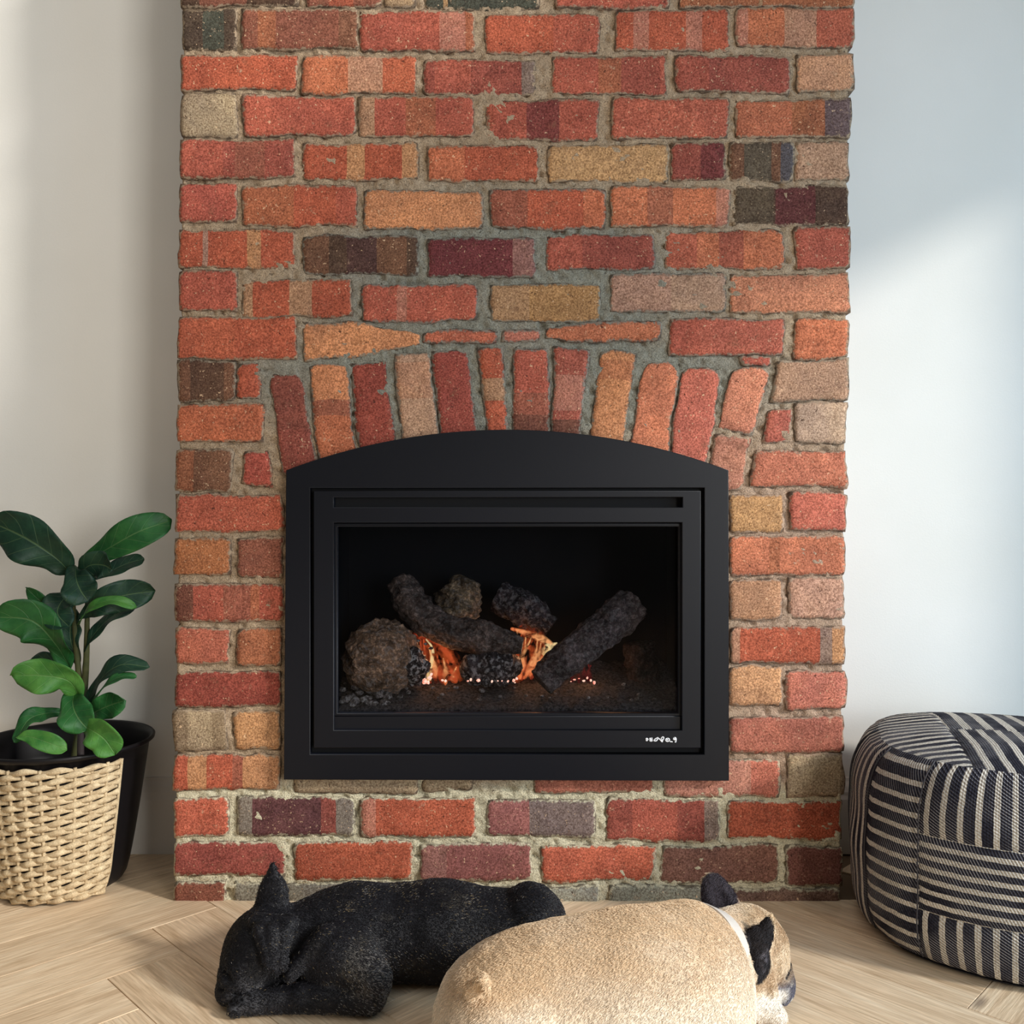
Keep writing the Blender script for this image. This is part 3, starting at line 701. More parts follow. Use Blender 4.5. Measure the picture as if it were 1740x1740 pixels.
def flame(pts, widths, mat, Yd=1.88):
    n, k = 24, 9; S = catmull([(x, y, 0) for x, y in pts], n)
    Wd = np.interp(np.linspace(0, 1, n), np.linspace(0, 1, len(widths)), widths)
    T = np.gradient(S, axis=0); V = []; uvs = []
    for i in range(n):
        t = T[i][:2]/np.linalg.norm(T[i][:2]); nn = np.array((-t[1], t[0]))
        for j in range(k):
            s = j/(k-1)*2-1; p = S[i][:2]+nn*s*Wd[i]
            V.append(W(p[0], p[1], Yd+.012*s*s+.006*math.sin(i*.5))); uvs.append((j/(k-1), i/(n-1)))
    o = mesh('flame', V, grid_faces(n, k), mat, None, True)
    ul = o.data.uv_layers.new(name='UVMap')
    for lp in o.data.loops: ul.data[lp.index].uv = uvs[lp.vertex_index]
    md = o.modifiers.new('thickness', 'SOLIDIFY'); md.thickness = .002
    adopt(fire, o)
rf = random.Random(11)
def tongues(n, base0, base1, top0, top1, w, mats, Y0):
    for k in range(n):
        t = (k+.5)/n; j = lambda a: rf.uniform(-a, a)
        bx, by = base0[0]+(base1[0]-base0[0])*t+j(4), base0[1]+(base1[1]-base0[1])*t+j(3)
        tx, ty = top0[0]+(top1[0]-top0[0])*t+j(3), top0[1]+(top1[1]-top0[1])*t+j(4)
        mx_, my_ = (bx+tx)/2+j(6), (by+ty)/2
        flame([(bx, by), (mx_, my_), (tx, ty)], [w*.4, w*rf.uniform(.8, 1.2), w*.5, 1], mats[k % len(mats)], Y0+j(.012))
FG = flame_mat('flame_glow', (.30, .02, .01, 1), (.85, .13, .03, 1), .55, .8)
flame([(704,1074),(732,1096),(758,1128),(772,1162)], [4,20,28,18], FG, 1.898)
flame([(884,1064),(905,1084),(893,1118),(872,1158)], [6,24,26,12], FG, 1.90)
tongues(9, (722,1160), (782,1162), (706,1080), (778,1138), 8, [FR, FR, FY], 1.888)
flame([(728,1156), (733,1125), (735,1102), (724,1086)], [6,4,3,1], FX, 1.872)
flame([(706,1078), (738,1090), (762,1112), (778,1140)], [3,6,7,2], FR, 1.88)
tongues(9, (872,1158), (905,1150), (878,1072), (938,1096), 8, [FY, FR, FY], 1.89)
flame([(868,1068), (895,1076), (922,1086), (942,1096)], [3,6,8,2], FY, 1.885)
flame([(922,1112), (932,1100), (947,1092)], [7,9,1], FX, 1.875)
tongues(5, (968,1160), (1012,1160), (985,1130), (1005,1126), 7, [flame_mat('flame_dim', (.25, .02, .03, 1), (.5, .05, .04, 1), .35, .6)], 1.90)
for nm, p, e in (('flame_light_left', W(742, 1118, 1.858), .16), ('flame_light_right', W(900, 1108, 1.868), .22), ('flame_light_end', W(1000, 1140, 1.875), .08)):
    ld = bpy.data.lights.new(nm, 'POINT'); ld.energy = e; ld.color = (1, .42, .16); ld.shadow_soft_size = .012
    lo = bpy.data.objects.new(nm, ld); COL.objects.link(lo); lo.location = p
# ------------------------------------------------------------------ sculpting by signed distance
class Sculpt:
    def __init__(s, lo, hi, vox=.004):
        s.lo = np.array(lo, float); s.v = vox; n = np.ceil((np.array(hi)-s.lo)/vox).astype(int)+1
        ax = [s.lo[k]+np.arange(n[k])*vox for k in range(3)]
        s.P = np.stack(np.meshgrid(*ax, indexing='ij'), -1); s.d = np.full(s.P.shape[:3], 1.0)
    def _add(s, d, k, sub=False):
        if sub:
            a, b = s.d, -d; h = np.clip(.5-.5*(b-a)/k, 0, 1)*0; h = np.clip(.5+.5*(b-a)/k, 0, 1); s.d = a*(1-h)+b*h+k*h*(1-h)
        else:
            h = np.clip(.5+.5*(s.d-d)/k, 0, 1); s.d = s.d*(1-h)+d*h-k*h*(1-h)
    def ell(s, c, r, k=.02, rot=None, sub=False):
        q = s.P-np.array(c); r = np.array(r, float)
        if rot is not None:
            Rm = np.array(Matrix.Rotation(math.radians(rot[1]), 3, rot[0])); q = q@Rm
        k0 = np.linalg.norm(q/r, axis=-1); k1 = np.linalg.norm(q/(r*r), axis=-1)+1e-9
        s._add(k0*(k0-1)/k1, k, sub)
    def cap(s, a, ra, b, rb, k=.015, flat=None, sub=False):
        """tapered capsule; flat=(direction, factor) squashes along a direction"""
        a = np.array(a, float); b = np.array(b, float); q = s.P-a; ab = b-a
        t = np.clip((q@ab)/(ab@ab), 0, 1); e = q-t[..., None]*ab
        if flat is not None:
            n = np.array(flat[0], float); n /= np.linalg.norm(n); en = e@n; e = e+(en/flat[1]-en)[..., None]*n
            d = (np.linalg.norm(e, axis=-1)-(ra+(rb-ra)*t))*.6
        else: d = np.linalg.norm(e, axis=-1)-(ra+(rb-ra)*t)
        s._add(d, k, sub)
    def floor_cut(s, z=.0015):
        s.d = np.maximum(s.d, z-s.P[..., 2])
    def disp(s, amp, scale, seed=0): s.d = s.d+amp*fbm(s.P, scale, seed, 2)
    def mesh(s, name, mat):
        g = openvdb.FloatGrid(1.0); g.copyFromArray((s.d/s.v).astype(np.float32), tolerance=0.0)
        p, q = g.convertToQuads(); p = p*s.v+s.lo
        me = bpy.data.meshes.new(name); me.from_pydata(p.tolist(), [], q.tolist()); me.update()
        me.polygons.foreach_set('use_smooth', [True]*len(me.polygons))
        return link(name, me, mat), p
def smooth01(x, a, b): t = np.clip((x-a)/(b-a), 0, 1); return t*t*(3-2*t)
def fur(parent, body, count, length, lay, mat, seed=0, zmin=.006, colf=None):
    """short coat: many tiny tapered hairs lying along `lay`"""
    me = body.data; rg = np.random.default_rng(seed)
    nP = len(me.polygons); cen = np.empty(nP*3); me.polygons.foreach_get('center', cen); cen = cen.reshape(-1, 3)
    nor = np.empty(nP*3); me.polygons.foreach_get('normal', nor); nor = nor.reshape(-1, 3)
    vis = np.where((cen[:, 2] > zmin) & ((nor*(np.array([0, 0, EYE])-cen)).sum(1) > -.25))[0]
    idx = rg.choice(vis, count); n = nor[idx]; c = cen[idx]+rg.normal(0, .0016, (count, 3))
    c = c-n*((c-cen[idx])*n).sum(1)[:, None]
    l = lay(c) if callable(lay) else np.tile(np.array(lay, float), (count, 1))
    l = l+rg.normal(0, .28, (count, 3)); l = l-n*(l*n).sum(1)[:, None]; l /= np.linalg.norm(l, axis=1)[:, None]+1e-9
    L = length*rg.uniform(.6, 1.3, count)[:, None]
    pts = np.stack([c-n*.001, c+l*L*.5+n*L*.20, c+l*L+n*L*.26], 1)
    cv = bpy.data.hair_curves.new('fur'); cv.add_curves([3]*count)
    cv.attributes['position'].data.foreach_set('vector', pts.astype(np.float32).ravel())
    ra = cv.attributes.get('radius') or cv.attributes.new('radius', 'FLOAT', 'POINT')
    ra.data.foreach_set('value', np.tile(np.array([.00042, .00032, .00008], np.float32), count))
    hc = cv.attributes.new('hc', 'FLOAT_COLOR', 'CURVE')
    cc = colf(c) if colf else np.tile(np.array([.5, .5, .5]), (count, 1))
    cc = cc*rg.uniform(.75, 1.25, (count, 1)); cc = np.concatenate([cc, np.ones((count, 1))], 1)
    hc.data.foreach_set('color', cc.astype(np.float32).ravel())
    o = bpy.data.objects.new('fur', cv); COL.objects.link(o); cv.materials.append(mat); o.parent = parent; o['kind'] = 'stuff'
    o.matrix_parent_inverse = Matrix.Translation(-parent.location)
    return o
m = M('short_fur', rough=.55, spec=.25); m.base(m.attr('hc').outputs['Color']); MAT_FUR = m.m
m = M('dark_fur', rough=.42, spec=.5); m.base(m.attr('hc').outputs['Color']); MAT_FUR2 = m.m
def skin_mat(name, rough, spec, spark=None):
    m = M(name, rough=rough, spec=spec); col = m.attr('Col').outputs['Color']
    n1 = m.noise(45, 4, .6); n2 = m.noise(500, 3, .7)
    c = m.mix(m.f(n1, .3, .7), m.mix(1, col, G(.86), 'MULTIPLY'), m.mix(1, col, G(1.12), 'MULTIPLY'))
    c = m.mix(m.f(n2, .3, .7), m.mix(1, c, G(.8), 'MULTIPLY'), m.mix(1, c, G(1.2), 'MULTIPLY'))
    m.base(c); m.bump(m.math('ADD', n2, n1), .0018, .6); return m.m
MAT_FAWN = skin_mat('fawn_coat', .7, .2); MAT_COAT = skin_mat('black_coat', .5, .35)

# ------------------------------------------------------------------ black dog
dog = thing('dog', 'black brindle dog curled asleep with one ear standing up against the bricks', 'dog', (-.2, 1.45, 0))
s = Sculpt((-.50, 1.29, -.01), (.17, 1.65, .22), .0036)
s.ell((-.25, 1.49, .062), (.115, .100, .073), .02)
s.ell((-.125, 1.495, .066), (.13, .095, .076), .03)
s.ell((-.01, 1.50, .058), (.10, .09, .066), .02)
s.ell((.030, 1.495, .066), (.062, .080, .072), .006)           # thigh
s.ell((.02, 1.44, .03), (.08, .06, .03), .02)                   # folded hind leg
s.cap((-.39, 1.44, .066), .052, (-.26, 1.48, .070), .066, .03)  # neck
s.ell((-.396, 1.435, .064), (.060, .068, .062), .02)            # skull
s.ell((-.415, 1.408, .040), (.042, .050, .038), .018)           # muzzle and cheek
s.ell((-.430, 1.392, .020), (.026, .032, .018), .010)           # nose side
s.cap((-.450, 1.40, .055), .005, (-.425, 1.358, .050), .004, .008, sub=True)   # eye crease
s.cap((-.446, 1.375, .030), .003, (-.385, 1.350, .034), .003, .005, sub=True)  # lip line
s.ell((-.270, 1.405, .064), (.066, .052, .050), .010)           # shoulder
s.cap((-.275, 1.392, .075), .036, (-.212, 1.366, .050), .028, .010)  # upper arm to elbow
s.ell((-.206, 1.364, .048), (.022, .024, .030), .008)
s.cap((-.215, 1.362, .026), .025, (-.32, 1.366, .021), .021, .007)
s.cap((-.32, 1.366, .021), .020, (-.385, 1.362, .018), .018, .006)
s.ell((-.395, 1.360, .016), (.028, .020, .0165), .005)          # paw
for k in range(4):                                              # toes
    s.ell((-.418+.003*abs(k-1.5), 1.345+k*.010, .012), (.014, .0058, .0105), .0025)
for k in range(3):
    s.cap((-.430, 1.350+k*.010, .016), .0018, (-.402, 1.350+k*.010, .026), .0015, .003, sub=True)
# upright ear, seen from behind
s.ell((-.387, 1.454, .138), (.0235, .009, .036), .008)
s.cap((-.387, 1.452, .112), .034, (-.3865, 1.456, .189), .0055, .010, flat=((.15, 1, .1), .40))
# near ear, folded forward and hanging in pleats over the cheek
s.cap((-.400, 1.400, .124), .010, (-.345, 1.396, .122), .013, .006)
s.cap((-.385, 1.380, .118), .012, (-.364, 1.350, .078), .006, .005)
s.cap((-.368, 1.378, .120), .011, (-.352, 1.345, .070), .005, .004)
s.cap((-.350, 1.384, .116), .012, (-.343, 1.348, .076), .006, .005)
s.cap((-.378, 1.352, .112), .003, (-.358, 1.338, .076), .002, .004, sub=True)
s.cap((-.361, 1.350, .112), .003, (-.348, 1.336, .076), .002, .004, sub=True)
s.cap((-.290, 1.392, .105), .014, (-.335, 1.362, .060), .011, .010)  # wrist tucked behind the cheek
s.cap((-.325, 1.34, .100), .005, (-.345, 1.34, .035), .004, .008, sub=True)
s.cap((-.30, 1.345, .052), .004, (-.40, 1.34, .046), .004, .006, sub=True)
s.disp(.0022, 38, 3); s.disp(.0007, 120, 5)
s.floor_cut()
body, P = s.mesh('body', MAT_COAT)
nz = fbm(P, 22, 8, 3)
c = np.tile(np.array(rgb(20, 20, 26)[:3]), (len(P), 1))
gr = smooth01(nz, .05, .5)*smooth01(P[:, 0], -.33, -.24)*(1-smooth01(P[:, 0], -.12, .02))
c = c+gr[:, None]*np.array(rgb(74, 68, 56)[:3])*.6
el = np.exp(-((P-np.array((-.20, 1.36, .045)))**2).sum(1)/.0012)+.8*np.exp(-((P-np.array((-.40, 1.355, .02)))**2).sum(1)/.0010)
c = c+el[:, None]*np.array(rgb(100, 100, 104)[:3])*.45
color_attr(body.data, c); adopt(dog, body)
def dcol(p):
    rg = np.random.default_rng(4); n = len(p); base = np.tile(np.array(rgb(22, 22, 28)[:3]), (n, 1))
    w = rg.uniform(0, 1, n); nn = fbm(p, 30, 2, 3)
    th = .018+.16*smooth01(nn, 0, .5)*smooth01(p[:, 0], -.34, -.26)
    base[w < th] = np.array(rgb(140, 124, 96)[:3]); base[w < th*.5] = np.array(rgb(128, 124, 120)[:3])
    e = np.exp(-((p-np.array((-.20, 1.36, .045)))**2).sum(1)/.0016); base[w > 1-.5*e] = np.array(rgb(140, 138, 136)[:3])
    return base
fur(dog, body, 60000, .0042, lambda c: np.stack([np.full(len(c), 1.0), np.zeros(len(c)), np.full(len(c), -.35)], 1), MAT_FUR2, 1, colf=dcol)

# ------------------------------------------------------------------ fawn dog
dog2 = thing('dog', 'fawn dog with dark ears and white collar asleep in front of the black dog', 'dog', (.15, 1.22, 0))
s = Sculpt((-.16, 1.0, -.01), (.50, 1.52, .26), .0040)
s.ell((.185, 1.215, .108), (.130, .128, .106), .02)
s.ell((.085, 1.205, .104), (.145, .118, .098), .04)
s.ell((-.005, 1.185, .092), (.098, .112, .088), .03)
s.ell((.245, 1.270, .120), (.075, .085, .082), .03)
s.ell((-.01, 1.10, .060), (.090, .085, .066), .025)
s.cap((-.05, 1.13, .03), .04, (-.09, 1.11, .025), .034, .02)
s.ell((.22, 1.13, .07), (.07, .07, .068), .02)
s.ell((.258, 1.235, .098), (.066, .098, .096), .03)
s.cap((.25, 1.29, .100), .066, (.345, 1.385, .088), .058, .03)
s.ell((.368, 1.402, .080), (.060, .070, .062), .018)
s.ell((.398, 1.392, .048), (.033, .042, .040), .012)
s.ell((.406, 1.382, .032), (.026, .030, .027), .008)
s.ell((.360, 1.360, .050), (.022, .030, .040), .012)            # cheek fold
s.ell((.388, 1.350, .045), (.014, .018, .034), .008)            # jowl
# far ear, cupped
s.ell((.333, 1.436, .136), (.028, .012, .052), .006, rot=('Y', -24))
s.ell((.329, 1.421, .150), (.019, .008, .034), .002, rot=('Y', -24), sub=True)
# near ear
s.ell((.360, 1.331, .112), (.0195, .013, .036), .004, rot=('Y', 6))
s.cap((.370, 1.330, .130), .0165, (.3845, 1.329, .166), .0028, .006, flat=((.2, -1, .3), .55))
s.cap((.376, 1.314, .144), .002, (.363, 1.314, .094), .008, .004, sub=True)
# brow crease, cheek creases
s.cap((.438, 1.400, .080), .0035, (.418, 1.352, .060), .003, .005, sub=True)
s.cap((.418, 1.352, .060), .003, (.392, 1.335, .030), .003, .004, sub=True)
s.cap((.374, 1.322, .070), .0025, (.376, 1.330, .030), .003, .005, sub=True)
s.cap((.350, 1.315, .115), .005, (.352, 1.322, .040), .004, .008, sub=True)
s.cap((.395, 1.338, .096), .004, (.398, 1.344, .050), .003, .012, sub=True)
# forelegs
s.cap((.27, 1.29, .05), .038, (.325, 1.338, .032), .029, .014)
s.cap((.325, 1.338, .031), .027, (.368, 1.343, .022), .021, .008)
s.ell((.378, 1.343, .018), (.026, .022, .019), .006)
for k in range(4):
    s.ell((.396-.003*abs(k-1.5), 1.326+k*.011, .014), (.014, .0066, .012), .003)
for k in range(3):
    s.cap((.412, 1.3315+k*.011, .016), .0018, (.384, 1.3315+k*.011, .029), .0015, .003, sub=True)
# tail stub and the cleft under it
s.cap((-.052, 1.092, .158), .007, (-.068, 1.072, .112), .014, .010, sub=True)
s.cap((-.048, 1.112, .166), .010, (-.034, 1.098, .186), .0065, .005)
s.cap((-.034, 1.098, .186), .0065, (-.030, 1.090, .176), .005, .003)
s.cap((.06, 1.09, .165), .003, (.055, 1.06, .09), .004, .02, sub=True)
s.disp(.0026, 26, 7); s.disp(.0006, 110, 5)
s.floor_cut()
body2, P = s.mesh('body', MAT_FAWN)
def fawn_col(P):
    n = fbm(P, 14, 12, 3)
    tan = np.array(rgb(206, 178, 144, 1.08)[:3]); cream = np.array(rgb(226, 213, 194, 1.08)[:3]); dk = np.array(rgb(32, 28, 30)[:3]); grey = np.array(rgb(108, 106, 118)[:3]); white = np.array(rgb(236, 228, 216)[:3])
    t = np.clip(smooth01(P[:, 2], .11, .20)*.8+n*.5+.1+.5*np.exp(-((P-np.array((-.03, 1.14, .17)))**2).sum(1)/.004), 0, 1)[:, None]
    c = cream*(1-t)+tan*t
    def put(w, col):
        nonlocal c
        w = np.clip(w, 0, 1)[:, None]; c = c*(1-w)+col*w
    x, y, z = P[:, 0], P[:, 1], P[:, 2]
    w = fbm(P, 60, 5, 2)*.004
    gm = smooth01((x-.378)*.8-(z-.020)*.45+w, -.003, .005)*(1-smooth01(z, .060, .072))*smooth01(y, 1.342, 1.350)
    put(gm, grey*.85); put(gm*smooth01(fbm(P, 90, 6, 2), .1, .5), white*.7)
    hd = smooth01(x, .34, .36)*smooth01(z, .04, .06)
    put(hd*.5, np.array(rgb(196, 166, 124)[:3]))
    put(hd*smooth01(fbm(P, 34, 31, 2), .0, .45)*.5, np.array(rgb(166, 128, 88)[:3]))
    put(smooth01(x, .325, .355)*(1-smooth01(z, .038, .046))*(1-smooth01(y, 1.350, 1.360)), white)
    e1 = 1-smooth01(np.linalg.norm((P-np.array((.366, 1.326, .118)))/np.array((.0260, .0170, .054)), axis=1)+w*12, .94, 1.06)
    put(e1, dk)
    e3 = (1-smooth01(np.linalg.norm((P-np.array((.374, 1.318, .098)))/np.array((.010, .012, .022)), axis=1), .6, 1.2))*smooth01(fbm(P, 120, 9, 2), -.3, .5)
    put(e3*.75, np.array(rgb(120, 116, 124)[:3]))  # lighter inner ear, its grey sheen painted into the coat colour
    e2 = 1-smooth01(np.linalg.norm((P-np.array((.329, 1.428, .150)))/np.array((.034, .016, .044)), axis=1), .95, 1.08)
    e2b = smooth01(np.abs(np.linalg.norm((P-np.array((.331, 1.428, .152)))/np.array((.031, .016, .040)), axis=1)-1.02), .02, .10)
    put(e2*(z > .125), np.array(rgb(58, 52, 58)[:3]))
    put((1-e2b)*(z > .135)*(x > .33)*(y > 1.41)*(x < .365), np.array(rgb(150, 128, 118)[:3]))
    put((1-smooth01(np.abs((x-.418)*.35+(z-.062)*-1+.3*(x-.418)), .002, .005))*(x > .412)*(z > .05)*(z < .085), dk)
    return c
color_attr(body2.data, fawn_col(P)); adopt(dog2, body2)
def fcol(p):
    return fawn_col(p)
fur(dog2, body2, 90000, .0042, lambda c: np.stack([np.full(len(c), -.8), np.full(len(c), -.3), np.full(len(c), -.45)], 1), MAT_FUR, 2, colf=fcol)
# collar: broad pale band around the neck
def collar():
    C = np.array((.288, 1.335, .104)); ax = np.array((.125, .115, -.045)); ax /= np.linalg.norm(ax)
    u = np.cross(ax, (0, 0, 1)); u /= np.linalg.norm(u); v = np.cross(u, ax)
    V = []; n = 64; prof = [(-.019, -.003), (-.019, .001), (-.017, .002), (.017, .002), (.019, .001), (.019, -.003), (0, -.004)]
    for k in range(n):
        a = 2*PI*k/n; dn = np.cos(a)*u+np.sin(a)*v; d = dn*.0655
        for h, r in prof: V.append(C+d+dn*(r-h*.25)+ax*h)
    Fc = []
    m_ = len(prof)
    for k in range(n):
        for j in range(m_):
            a = k*m_+j; b = k*m_+(j+1) % m_; c2 = ((k+1) % n)*m_
            Fc.append((a, b, c2+(j+1) % m_, c2+j))
    return V, Fc
m = M('collar_leather', rough=.6, color=rgb(206, 197, 187)); m.bump(m.noise(300), .0006, .4); MAT_COLLAR = m.m
o = adopt(dog2, mesh('collar', *collar(), MAT_COLLAR)); o['label'] = 'wide off-white collar'

# ------------------------------------------------------------------ pouf
PC = Vector((.940, 1.668)); PR = .302; PH = .338
pouf = thing('pouf', 'square-sided charcoal and cream striped woven floor pouf beside the chimney', 'pouf', (PC.x, PC.y, 0))
def stripe_mat(name, axis, width, duty, ox=0.0):
    m = M(name, rough=.9, spec=.1)
    uv = m.n('UVMap').outputs[0]; sp = m.n('SeparateXYZ', i_Vector=uv)
    t, w = (sp.outputs[0], sp.outputs[1]) if axis == 0 else (sp.outputs[1], sp.outputs[0])
    wob = m.math('MULTIPLY', m.math('SUBTRACT', m.noise(70, 3, vec=uv), .5), .0035)
    ph = m.math('FRACT', m.math('ADD', m.math('DIVIDE', m.math('ADD', t, wob), width), ox))
    st = m.math('GREATER_THAN', ph, duty)            # 1 = cream stripe
    # woven ribs: fine diagonal stitches across
    rib = m.math('SINE', m.math('MULTIPLY', m.math('ADD', w, m.math('MULTIPLY', t, .55)), 1250.0))
    rib2 = m.math('SINE', m.math('MULTIPLY', t, 1500.0))
    patch = m.f(m.noise(9, 2, vec=uv), .40, .58)
    cream = m.mix(m.f(m.noise(300, 2, vec=uv), .3, .7), rgb(176, 168, 156), rgb(226, 220, 210))
    dark = m.mix(m.f(m.noise(260, 2, vec=uv), .3, .7), rgb(30, 30, 40), rgb(56, 56, 66))
    thread = m.math('MULTIPLY', m.math('GREATER_THAN', rib, .70), m.math('MULTIPLY', patch, .8))
    dark = m.mix(thread, dark, rgb(170, 168, 172))
    cream = m.mix(m.math('MULTIPLY', m.math('LESS_THAN', rib, -.8), patch), cream, rgb(60, 58, 64))
    m.base(m.mix(st, dark, cream))
    m.bump(m.math('ADD', m.math('MULTIPLY', rib, .5), m.math('ADD', m.math('MULTIPLY', rib2, .25), m.math('MULTIPLY', st, 1.2))), .0016, .8)
    return m.m
SV = stripe_mat('weave_upright', 0, .0260, .64); SVn = stripe_mat('weave_upright_fine', 0, .0270, .62); SH = stripe_mat('weave_level', 1, .0255, .66)
SH2 = stripe_mat('weave_level_bands', 1, .0192, .56); ST = stripe_mat('weave_top_across', 1, .0250, .58); SD = stripe_mat('weave_top_deep', 0, .0300, .60); SD2 = stripe_mat('weave_top_wide', 0, .038, .60)
def pr(a):      # squarish plan: superellipse radius, flats towards the viewer
    n = 2.5; b = a-.35
    return PR*1.0/((abs(math.cos(b))**n+abs(math.sin(b))**n)**(1/n))*.97
def prof(h):    # radial factor with height, 0..1
    e = .26
    if h < e: q = 1-h/e; return .90+.10*math.sqrt(max(0, 1-q**2.4))
    if h > .66: q = (h-.66)/.34; return 1-.19*(1-math.sqrt(max(0, 1-(.985*q)**2)))
    return 1+.012*math.sin((h-e)/(.66-e)*PI)
def pp(a, h, off=0.0):
    r = pr(a)*prof(h)+off
    zz = .006+h*(PH-.006)
    wr = .0035*vnoise(np.array([[a*6, h*5, 1.0]]), 1.0, 4)[0]
    return (PC.x-(r+wr)*math.sin(a), PC.y-(r+wr)*math.cos(a), zz)
def pouf_panel(a0, a1, h0, h1, mat, name='side_panel'):
    n, k = max(4, int(abs(h1-h0)*34)), max(4, int(abs(a1-a0)/.05)); V = []; uvs = []
    for i in range(n+1):
        h = h0+(h1-h0)*i/n
        for j in range(k+1):
            a = a0+(a1-a0)*j/k
            d = min(i, n-i, j, k-j); off = -.0035 if d == 0 else 0
            V.append(pp(a, h, off)); uvs.append((-(a)*PR, h*PH))
    o = mesh(name, V, grid_faces(n+1, k+1), mat, None, True)
    ul = o.data.uv_layers.new(name='UVMap')
    for lp in o.data.loops: ul.data[lp.index].uv = uvs[lp.vertex_index]
    return adopt(pouf, o)
D = math.radians
# panels around the side: (from, to) bearing, block edges in height
for (a0, a1, blocks) in [
    (D(57.5), D(-22), [(0, .28, SV), (.28, .66, SH2), (.66, 1, SV)]),
    (D(-22), D(-60), [(0, 1, SH)]), (D(-60), D(-120), [(0, .5, SV), (.5, 1, SH2)]), (D(-120), D(-200), [(0, 1, SVn)]),
    (D(79.5), D(57.5), [(0, 1, SH)]), (D(112), D(79.5), [(0, 1, SVn)]), (D(160), D(112), [(0, 1, SV)])]:
    for h0, h1, mt in blocks: pouf_panel(a0, a1, h0, h1, mt)
# top cover: a soft dome cut into four panels along its seams
dome = bmesh.new(); ringn, kk = 16, 96; prev = None
ctr = dome.verts.new((PC.x, PC.y, PH+.016))
for i in range(1, ringn+1):
    t = i/ringn; cur = []
    for j in range(kk):
        a = 2*PI*j/kk; r = pr(a)*prof(1.0)*t
        z = PH+.016*(1-t**2.2)+.003*vnoise(np.array([[math.sin(a)*t*3, math.cos(a)*t*3, 2.0]]), 1.0, 9)[0]*(1-t**4)
        q = pp(a, 1.0); cur.append(dome.verts.new((PC.x-(r)*math.sin(a), PC.y-(r)*math.cos(a), z) if i < ringn else q))
    for j in range(kk):
        j2 = (j+1) % kk
        if prev is None: dome.faces.new((ctr, cur[j2], cur[j]))
        else: dome.faces.new((prev[j], prev[j2], cur[j2], cur[j]))
    prev = cur
bmesh.ops.recalc_face_normals(dome, faces=dome.faces[:])
SA_, SB_ = Vector((.770, 1.51, 0)), Vector((.880, 1.88, 0)); dl = (SB_-SA_).normalized(); nl = Vector((dl.y, -dl.x, 0))
mid_ = SA_+nl*.30; cross_ = SA_+dl*.215
def top_panel(cuts, mat, rot):
    bm = dome.copy()
    for co, no in cuts:
        bmesh.ops.bisect_plane(bm, geom=bm.verts[:]+bm.edges[:]+bm.faces[:], plane_co=co, plane_no=no, clear_outer=True)
    ed = {v for e in bm.edges if e.is_boundary for v in e.verts}
    for v in ed: v.co.z -= .0022
    me = bpy.data.meshes.new('top_panel'); bm.to_mesh(me); bm.free()
    o = link('top_panel', me, mat, None, True); ul = me.uv_layers.new(name='UVMap')
    for lp in me.loops:
        v = me.vertices[lp.vertex_index].co; x, y = v.x-PC.x, v.y-PC.y
        wv = .004*math.sin(y*30+x*12)
        ul.data[lp.index].uv = (x*math.cos(rot)+y*math.sin(rot), -x*math.sin(rot)+y*math.cos(rot)+wv)
    adopt(pouf, o)
top_panel([(SA_, nl)], ST, D(4))
top_panel([(SA_, -nl), (mid_, nl), (cross_, dl)], SD, D(-16))
top_panel([(SA_, -nl), (mid_, nl), (cross_, -dl)], SD2, D(-16))
top_panel([(mid_, -nl)], ST, 0)
dome.free()
m = M('seam_piping', rough=.9, color=rgb(70, 68, 72)); MAT_SEAM = m.m
for a in (57.5, 79.5, -22, -60, 112):
    pts = [pp(D(a), h, .0005) for h in np.linspace(.03, 1, 16)]
    adopt(pouf, mesh('seam', *tube(pts, [.0013]*2, 6, 40), MAT_SEAM, None, True))
# dark base cloth
V = [(PC.x, PC.y, .004)]+[(pp(a, 0)[0], pp(a, 0)[1], .004) for a in np.linspace(0, 2*PI, 48, endpoint=False)]+[pp(a, 0) for a in np.linspace(0, 2*PI, 48, endpoint=False)]
Fc = [(0, 1+i, 1+(i+1) % 48) for i in range(48)]+[(1+i, 49+i, 49+(i+1) % 48, 1+(i+1) % 48) for i in range(48)]
m = M('base_cloth', rough=.9, color=rgb(30, 30, 36)); adopt(pouf, mesh('base', V, Fc, m.m, None, True))

# ------------------------------------------------------------------ potted fiddle-leaf plant
PX, PY = -.918, 1.852
plant = thing('potted_plant', 'young broad-leaved green plant in a black pot with woven seagrass sleeve', 'plant', (PX, PY, 0))
def pot_r(z):
    t = z/.297
    return .112+.050*t**.8+ (0 if z > .03 else -(.03-z)**2*12)
prof_ = [(0, .003), (.08, .003), (pot_r(.004)-.006, .003), (pot_r(.01), .010)]+[(pot_r(z), z) for z in np.linspace(.02, .285, 12)]
prof_ += [(.1655, .287), (.1705, .291), (.1715, .2965), (.1690, .2995), (.1645, .297), (.1600, .285), (.150, .235), (.148, .20), (0, .20)]
def lathe(prof, n=72):
    V = []; 
    for r, z in prof:
        for k in range(n): a = 2*PI*k/n; V.append((PX+r*math.sin(a), PY-r*math.cos(a), z))
    return V, [f[::-1] for f in grid_faces(len(prof), n, 0, True)]
m = M('black_glaze', rough=.45, spec=.3, color=rgb(15, 13, 15)); MAT_POT = m.m
V, Fc = lathe(prof_)
o = mesh('pot', V, Fc, MAT_POT, None, True)
bm = bmesh.new(); bm.from_mesh(o.data); bmesh.ops.remove_doubles(bm, verts=bm.verts[:], dist=1e-5); bmesh.ops.recalc_face_normals(bm, faces=bm.faces[:]); bm.to_mesh(o.data); bm.free()
adopt(plant, o)
m = M('potting_soil', rough=1, spec=.05); m.base(m.mix(m.noise(120, 4), rgb(16, 13, 14), rgb(40, 32, 28))); m.bump(m.noise(160, 4), .006, 1)
